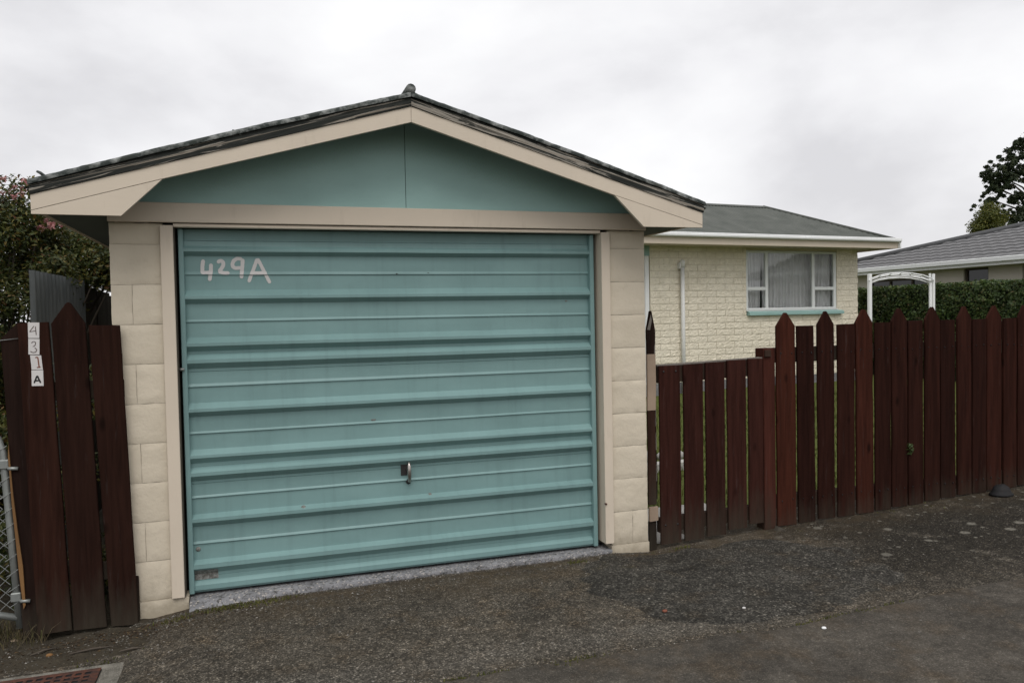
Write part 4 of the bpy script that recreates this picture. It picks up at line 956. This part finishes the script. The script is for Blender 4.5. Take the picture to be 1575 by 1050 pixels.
# vent pipe
VP = thing('vent_pipe', 'white vertical pipe with capped top fixed to the cream brick wall', 'pipe', (4.85, -.05, -.3))
mb = MB(); mb.tube([(4.853, -.045, -.3), (4.853, -.045, 2.23)], .036, 12); obj('pipe', mb, M['pvc'], VP)
mb = MB(); mb.tube([(4.853, -.045, 2.20), (4.853, -.045, 2.315), (4.853, -.045, 2.335)], [.046, .046, .030], 12); obj('cap', mb, M['pvc'], VP)
mb = MB(); mb.box(4.79, 4.82, -.06, .03, 2.18, 2.29, .004); obj('bracket', mb, M['pvc'], VP)
# white path along the house
mb = MB(); mb.box(-.5, 9.8, -1.5, .0, -.40, -.19, .006); o = obj('garden_path', mb, M['concl']); tag(o, kind='structure')
XF[0] = None
# garden edging near the gate
mb = MB()
ED = thing('garden_edging', 'pale concrete edging with loose stones across the lawn behind the gate', 'edging', (4.6, 2.4, -.1))
mb.box(3.0, 4.75, 2.30, 2.42, -.14, -.02, .008); obj('edge_strip', mb, M['concl'], ED)
for i in range(7):
    cx = 3.6 + i * .17 + .05 * random.random(); mb = MB(); mb.tube([(cx, 2.62, -.06), (cx + .02, 2.62, .0), (cx, 2.63, .035)], [.06, .075, .03], 7); obj('stone', mb, M['concl'], ED)
mb = MB(); mb.box(2.96, 3.9, .10, .9, -.12, -.045, .006); tag(obj('gate_path', mb, M['concl']), kind='structure')

# ------------------------------------------------------------------ arbor, hedge, neighbour
AR = thing('garden_arbor', 'white metal garden arch standing on the lawn before the hedge', 'arbor', (9.9, 5, 0))
def leg(x, y, h, q=.013): mb = MB(); mb.box(x - q, x + q, y - q, y + q, -.1, h, .004); obj('leg', mb, M['white'], AR)
OX, OY = .37, .42
leg(9.25, 5.0, 1.92, .024); leg(9.25 + OX, 5.0 + OY, 1.90); leg(10.44, 5.0, 1.92, .018); leg(10.44 + OX, 5.0 + OY, 1.95)
AR_O = [(9.25 + 1.19 * t, 1.845 + .090 * math.sin(math.pi * t) ** .7) for t in [i / 6 for i in range(7)]]
for dx, dy in ((0, 0), (OX, OY)):
    mb = MB(); mb.tube([(x + dx, 5.0 + dy, z) for x, z in AR_O], .011, 8); obj('arch_rail', mb, M['white'], AR)
    mb = MB(); mb.tube([(x + dx, 5.0 + dy, z - .05) for x, z in AR_O], .009, 8); obj('arch_rail', mb, M['white'], AR)
for i in range(1, 6):
    x, z = AR_O[i]; mb = MB(); mb.tube([(x - .04, 4.96, z + .004), (x + OX + .04, 5.04 + OY, z + .004)], .009, 6); obj('slat', mb, M['white'], AR)
for x in (9.25, 10.44): mb = MB(); mb.tube([(x - .05, 4.95, 1.83), (x + OX + .05, 5.05 + OY, 1.83)], .013, 6); obj('crossbar', mb, M['white'], AR)
for t in (.35, .65): mb = MB(); mb.tube([(10.44 + OX * t, 5.0 + OY * t, -.1), (10.44 + OX * t, 5.0 + OY * t, 1.83)], .010, 6); obj('side_rail', mb, M['white'], AR)

HG = thing('hedge', 'long clipped dark green hedge beyond the lawn before the grey tiled house', 'hedge', (13.5, 6, 0))
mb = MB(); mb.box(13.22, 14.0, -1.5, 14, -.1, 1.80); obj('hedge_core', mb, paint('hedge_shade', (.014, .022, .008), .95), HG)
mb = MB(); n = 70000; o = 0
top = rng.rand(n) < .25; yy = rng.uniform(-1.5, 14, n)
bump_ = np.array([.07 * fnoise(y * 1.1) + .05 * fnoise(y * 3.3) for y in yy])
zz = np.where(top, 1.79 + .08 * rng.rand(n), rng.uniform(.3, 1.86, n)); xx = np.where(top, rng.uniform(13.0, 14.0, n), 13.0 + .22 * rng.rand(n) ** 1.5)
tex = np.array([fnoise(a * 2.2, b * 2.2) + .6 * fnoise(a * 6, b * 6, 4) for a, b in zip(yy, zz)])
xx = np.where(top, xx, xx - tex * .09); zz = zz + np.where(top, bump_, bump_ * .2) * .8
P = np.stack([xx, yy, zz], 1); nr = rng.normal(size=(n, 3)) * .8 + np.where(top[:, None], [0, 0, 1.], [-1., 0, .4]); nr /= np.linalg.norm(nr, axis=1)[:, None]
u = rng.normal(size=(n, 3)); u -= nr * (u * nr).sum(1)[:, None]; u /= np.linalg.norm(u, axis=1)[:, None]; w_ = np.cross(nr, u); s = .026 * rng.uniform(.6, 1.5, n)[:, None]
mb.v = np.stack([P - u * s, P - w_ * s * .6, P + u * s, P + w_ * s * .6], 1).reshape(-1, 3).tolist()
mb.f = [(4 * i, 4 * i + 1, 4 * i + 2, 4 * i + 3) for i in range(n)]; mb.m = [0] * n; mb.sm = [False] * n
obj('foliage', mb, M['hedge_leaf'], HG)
NH = thing('tiled_house', 'pale house with grey tiled roof beyond the hedge', 'house', (18, 10, 0))
WX = 17.0
wins = [(11.45, 13.45, 1.2, 2.20), (9.70, 10.38, 1.3, 2.34), (7.9, 8.84, 1.3, 2.34)]
mb = MB(); ycuts = sorted([w0 for w in wins for w0 in w[:2]]); last = 15.0
for (a, b, z0, z1) in wins:
    mb.box(WX, WX + .2, b, last, -.2, 2.42); mb.box(WX, WX + .2, a, b, -.2, z0); mb.box(WX, WX + .2, a, b, z1, 2.42); last = a
mb.box(WX, WX + .2, 1, last, -.2, 2.42); mb.box(WX + .2, 24, 14.8, 15.0, -.2, 2.42); mb.box(23.8, 24, 1, 14.8, -.2, 2.42); obj('wall', mb, M['nwall'], NH)
for k, (a, b, z0, z1) in enumerate(wins):
    wn = link('window', None, None, NH, (WX + .08, (a + b) / 2, z0)); mb = MB()
    div = [a, b] if k else [a, a + .55, a + 1.30, b]
    for q, dv in enumerate(div): d0 = dv - (.03 if q else 0) + (.0 if q < len(div) - 1 else -.03); mb.box(WX + .05, WX + .11, d0, d0 + .055, z0, z1, .004)
    mb.box(WX + .051, WX + .109, a + .05, b - .05, z1 - .05, z1, .004); mb.box(WX + .051, WX + .109, a + .05, b - .05, z0, z0 + .05, .004)
    obj('window_frame', mb, M['bark'] if k else M['bark'], wn)
    mb = MB(); mb.box(WX + .085, WX + .09, a, b, z0, z1); obj('pane', mb, M['darkpane'], wn)
    if k == 0:
        for p0, p1 in ((a + .06, a + .52), (a + 1.36, b - .08)): mb = MB(); mb.box(WX + .070, WX + .080, p0, p1, z0, z0 + .82); obj('blind', mb, M['blind'], wn)
EX = 16.5; NP = math.tan(math.radians(18)); NZ = 2.49
mb = MB(); mb.prism([(EX - .10, NZ - .07), (EX - .11, NZ + .02), (EX - .09, NZ + .03), (EX - .0, NZ + .03), (EX, NZ - .07)], 'y', .5, 15.3); obj('gutter', mb, M['white'], NH)
mb = MB(); mb.box(EX + .002, EX + .03, .5, 15.3, NZ - .15, NZ - .01); mb.box(EX + .03, WX + .02, .5, 15.3, NZ - .10, NZ - .08); obj('soffit', mb, M['white'], NH)
# tiled slope: each course a stepped, waved strip ending on the hip line
def hip_y(x): return 15.4 - 1.65 * (x - EX)
mb = MB(); nrow = 13; tr = .32
for r in range(nrow):
    xa, xb = EX - .05 + r * tr * .95, EX - .05 + (r + 1) * tr * .95 + .03; za = NZ + .055 + (xa - EX) * NP; zb = NZ + .025 + (xb - EX) * NP
    v = []; f = []; y = 1.0 + (.15 if r % 2 else 0); ys_ = []
    yend = hip_y(max(EX, (xa + xb) / 2))
    while y < yend: ys_.append(y); y += .0375
    for y in ys_:
        h = .022 * abs(math.sin(math.pi * (y) / .30)) ** .7
        v += [(xa, y, za - .045), (xa, y, za + h), (xb, y, zb + h)]
    for i in range(len(ys_) - 1):
        for k in range(2): f.append((3 * i + k, 3 * i + k + 1, 3 * i + 4 + k, 3 * i + 3 + k))
    mb.add(v, f)
o = obj('roof_tiles', mb, M['tile'], NH); o['kind'] = 'stuff'
xr = EX + nrow * tr * .95
mb = MB(); mb.tube([(EX - .05, hip_y(EX) + .05, NZ + .06), (xr, hip_y(xr), NZ + .06 + (xr - EX) * NP)], .075, 8); mb.tube([(xr, hip_y(xr), NZ + .06 + (xr - EX) * NP), (xr, .5, NZ + .06 + (xr - EX) * NP)], .09, 8); obj('ridge_tiles', mb, M['tiledark'], NH)
mb = MB(); mb.add([(EX, hip_y(EX), NZ), (xr, hip_y(xr), NZ + (xr - EX) * NP), (2 * xr - EX, hip_y(EX), NZ)], [(0, 1, 2)]); mb.add([(xr, hip_y(xr), NZ + (xr - EX) * NP), (xr, .5, NZ + (xr - EX) * NP), (2 * xr - EX, .5, NZ), (2 * xr - EX, hip_y(EX), NZ)], [(0, 1, 2, 3)]); obj('roof_back', mb, M['tile'], NH)

# ------------------------------------------------------------------ trees beyond
TR = thing('gum_tree', 'tall open crowned dark tree rising behind the grey tiled house', 'tree', (40.6, 27.2, -.2))
mb = MB(); limb = MB(); base = Vector((40.9, 27.0, -.2))
limb.tube([base, (40.8, 27.1, 3), (40.6, 27.1, 6), (40.7, 27.0, 9), (40.8, 27, 11)], [.35, .3, .22, .14, .06], 8)
cl = [(39.6, 27.3, 9.9, .55), (40.3, 27.1, 9.5, .8), (39.3, 27.5, 9.2, .6), (38.75, 27.7, 8.75, .62), (38.3, 27.85, 8.3, .48), (39.0, 27.6, 8.25, .62), (39.7, 27.4, 8.6, .75), (40.5, 27.0, 8.7, .8),
      (38.5, 27.8, 7.75, .45), (38.9, 27.6, 7.6, .40), (38.35, 27.9, 7.15, .36), (38.1, 27.95, 6.75, .38), (38.5, 27.8, 6.35, .45), (39.25, 27.4, 7.05, .28), (39.6, 27.3, 7.2, .25), (39.25, 27.5, 6.3, .42),
      (39.9, 27.2, 6.45, .5), (40.4, 27.0, 7.0, .6), (39.0, 27.6, 5.7, .6), (39.8, 27.3, 5.6, .7), (41.2, 26.8, 8, 1.1), (41.5, 26.7, 6.5, 1.0), (41, 26.8, 9.8, .9), (40.2, 27.2, 10.2, .5), (38.2, 27.9, 5.8, .5)]
for x, y, z, r in cl:
    for _ in range(20):
        d = rng.normal(size=3) * r * .52; q = r * rng.uniform(.14, .34); leaves(mb, (x + d[0], y + d[1], z + d[2] * .85), (q, q, q * .8), int(330 * q + 40), .080, .0, rng=rng)
    d = rng.normal(size=(1, 3)); leaves(mb, (x, y, z), (r * 1.15, r * 1.15, r), int(90 * r), .07, .3, rng=rng)
    limb.tube([(40.75, 27.0, max(2.5, z - 1.6)), ((x + 40.75) / 2, (y + 27) / 2, z - .5), (x, y, z)], [.08, .045, .02], 5)
obj('trunk', limb, M['bark'], TR); obj('crown', mb, M['tree_leaf'], TR)
CT = thing('conifer_tree', 'yellow green bushy conifer below the dark tree behind the tiled house', 'tree', (31, 21.7, -.2))
mb = MB(); limb = MB(); limb.tube([(31, 21.7, -.2), (31, 21.7, 4.5)], [.2, .05], 7)
for _ in range(110):
    z = rng.uniform(2.0, 5.75); rr = max(.3, 2.6 * (1 - (z - 1) / 5.4)); a = rng.uniform(0, 6.28); q = rr * math.sqrt(rng.rand())
    leaves(mb, (31.1 + q * math.cos(a), 21.7 + q * math.sin(a), z), (.34, .34, .30), 200, .055, .1, rng=rng)
obj('trunk', limb, M['bark'], CT); obj('crown', mb, M['conifer_leaf'], CT)

# ------------------------------------------------------------------ small things on the ground
AC = thing('access_cover', 'rusty iron access cover of waffle bars set in a pale concrete surround', 'cover', (-.3, -.55, -.12))
zc = -.099
mb = MB(); mb.box(-.66, .14, -1.15, -.475, zc - .05, zc - .006, .006); obj('surround', mb, M['concs'], AC)
mb = MB(); mb.box(-.60, -.005, -1.10, -.535, zc - .010, zc + .001, .002); obj('plate', mb, M['dullblack'], AC)
mb = MB()
mb.box(-.60, -.005, -.560, -.535, zc + .0015, zc + .006, .002); mb.box(-.03, -.005, -1.10, -.562, zc + .0015, zc + .006, .002)
for i in range(16): x = -.595 + i * .037; mb.box(x, x + .014, -1.10, -.562, zc + .0012, zc + .006, .002)
for j in range(14): y = -.585 - j * .037; mb.box(-.60, -.03, y - .014, y, zc + .0008, zc + .0055, .002)
obj('waffle_bars', mb, M['rust'], AC)['kind'] = 'stuff'
DB = thing('domed_lump', 'dark rounded hat shaped lump lying at the foot of the picket fence', 'lump', (5.70, -.10, .06))
mb = MB(); v = []; f = []; K = 24; pr = [(.0, .074), (.030, .070), (.052, .058), (.064, .036), (.070, .020), (.084, .010), (.086, .0), (.075, -.004)]
for r, z in pr:
    for k in range(K):
        a = 2 * math.pi * k / K; q = r * (1 + .05 * fnoise(math.cos(a) * 2, math.sin(a) * 2, z * 9)); v.append((5.70 + q * math.cos(a), -.115 + q * .8 * math.sin(a), gz(5.7, -.1) + .004 + z * (1 + .05 * fnoise(a, z * 20))))
for j in range(len(pr) - 1):
    for k in range(K): f.append((j * K + k, (j + 1) * K + k, (j + 1) * K + (k + 1) % K, j * K + (k + 1) % K))
mb.add(v, f, 0, True); obj('dome', mb, M['dullblack'], DB)
mb = MB(); mb.prism([(3.845, -.025), (3.905, -.035), (3.910, -.012), (3.86, .012)], 'y', -.065, -.03); tag(obj('timber_wedge', mb, M['wedgewood']), 'small grey timber wedge lying at the foot of the gate post', 'wedge')
def pebble(x, y, r, mat, label, name='pebble', cat='pebble'):
    mb = MB(); v = []; f = []; K = 9
    for j in range(5):
        t = math.pi * j / 4
        for k in range(K):
            a = 2 * math.pi * k / K; q = r * math.sin(t) * (1 + .2 * fnoise(a * 2, j, x)) + .0005; v.append((x + q * math.cos(a), y + q * math.sin(a) * .8, gz(x, y) + .004 + r * .5 * (1 - math.cos(t))))
    for j in range(4):
        for k in range(K): f.append((j * K + k, j * K + (k + 1) % K, (j + 1) * K + (k + 1) % K, (j + 1) * K + k))
    mb.add(v, f, 0, True); tag(obj(name, mb, mat), label, cat)
pebble(2.53, -.96, .014, M['inkrust'], 'orange fallen scrap on the dark asphalt patch edge', 'orange_scrap', 'scrap')
pebble(3.10, -1.40, .012, M['white'], 'round white pebble on the seam of the driveway')
pebble(2.93, -1.03, .010, M['paper'], 'pale pebble lying on the dark asphalt patch')
pebble(-.475, .0, .020, M['raw'], 'tan stone lying by the dry grass at the gate post', 'stone', 'stone')
pebble(-.27, -.25, .016, M['rawgold'], 'orange brown stone on the soil below the numbered boards', 'stone', 'stone')
# loose chips along the wall, seam and soil
mb = MB()
def chip(x, y, r):
    z = max(gz(x, y), dz(x, y) if (x < .2 and y > -.43) else -9); a = random.random() * 6.28; q = [r * random.uniform(.6, 1.2) for _ in range(4)]
    ring = [(x + q[k] * math.cos(a + k * 1.57), y + q[k] * math.sin(a + k * 1.57), z + .001) for k in range(4)]
    mb.add(ring + [(x + r * .2 * math.cos(a), y + r * .2 * math.sin(a), z + r * random.uniform(.5, .9))], [(0, 1, 4), (1, 2, 4), (2, 3, 4), (3, 0, 4)])
for _ in range(5200):
    x = random.uniform(-.7, 7.5); y = -abs(random.gauss(0, .55)) - .03
    if y < -1.7 or (.3 < x < 2.7 and y > -.10): continue
    chip(x, y, random.choice((.002, .0025, .003, .0035, .005)))
for _ in range(1300):
    x = random.uniform(.0, 2.9); y = -.10 - abs(random.gauss(0, .05)) - .05 * max(0, 1 - (x - .3) / .7); chip(x, y, random.choice((.002, .003, .004, .006)))
for _ in range(700):
    x = random.uniform(-.1, 3.6); y = seam(x) + random.gauss(.01, .02); chip(x, y, random.choice((.002, .003, .0045)))
for _ in range(420): chip(random.uniform(-.8, .25), random.uniform(-.45, -.06), random.choice((.003, .004, .005, .007)))
for _ in range(2600):
    x = random.uniform(.05, 2.95); e_ = -.010 - .066 * max(0, 1 - (x - .3) / .55) if x > .3 else -.06
    chip(x, e_ - .01 + random.gauss(0, .014), random.choice((.002, .003, .004, .005)))
tag(obj('gravel', mb, M['pebble'], None, (0, 0, 0)), kind='stuff')
pts = []
for cx, cy, n, sp in ((.50, -.10, 260, .07), (.72, -.07, 130, .06), (2.42, -.09, 60, .03), (3.15, -.06, 50, .04), (1.9, -1.30, 60, .06), (.25, -.12, 90, .06), (2.0, -1.29, 50, .05), (3.4, -1.33, 40, .04), (5.0, -.03, 40, .2), (-.05, -.45, 60, .08)):
    for _ in range(n):
        x, y = cx + random.gauss(0, sp), cy + random.gauss(0, sp * .35); pts.append((x, y, max(gz(x, y), dz(x, y) if x < .2 else -9)))
for _ in range(900):
    x = random.uniform(.0, 4.) ** 1.0; y = seam(x) + random.gauss(.0, .008)
    if fnoise(x * 3, 5) > .1: pts.append((x, y, gz(x, y)))
blades('moss', pts, M['moss'], (.004, .016), .003, 1.)
lt = MB()
for _ in range(900):
    x = random.gauss(.0, .32); y = -.10 - abs(random.gauss(0, .13))
    if x < -.85 or x > 1.0 or y < -.47: continue
    z = max(gz(x, y), dz(x, y) if x < .2 and y > -.43 else -9) + .002; a = random.random() * 6.28; l = random.uniform(.003, .010); wd = l * random.uniform(.2, .6)
    ux, uy = math.cos(a), math.sin(a)
    lt.add([(x - ux * l, y - uy * l, z), (x - uy * wd, y + ux * wd, z + l * .3), (x + ux * l, y + uy * l, z + l * .2 * random.random()), (x + uy * wd, y - ux * wd, z + l * .1)], [(0, 3, 2, 1)])
tag(obj('leaf_litter', lt, M['litter'], None, (0, 0, 0)), kind='stuff')
# twigs on the soil
for i, (x, y, l, a) in enumerate(((-.08, -.30, .20, .12), (.10, -.38, .11, .0), (-.30, -.20, .12, .5))):
    mb = MB(); z = max(gz(x, y), dz(x, y)) + .005; mb.tube([(x - l / 2 * math.cos(a), y - l / 2 * math.sin(a), z), (x, y, z + .006), (x + l / 2 * math.cos(a), y + l / 2 * math.sin(a), z)], [.003, .005, .002], 6)
    tag(obj('twig', mb, M['bark']), ['long brown twig lying on the soil before the numbered boards', 'short twig near the corner of the concrete surround', 'thin twig below the leftmost numbered board'][i], 'twig')
# weed tuft in the fence
mb = MB(); leaves(mb, (4.97, -.03, .44), (.03, .02, .05), 60, .010, .1, rng=rng); tag(obj('weed', mb, M['hedge_leaf']), 'small green weed poking through the picket fence', 'weed')
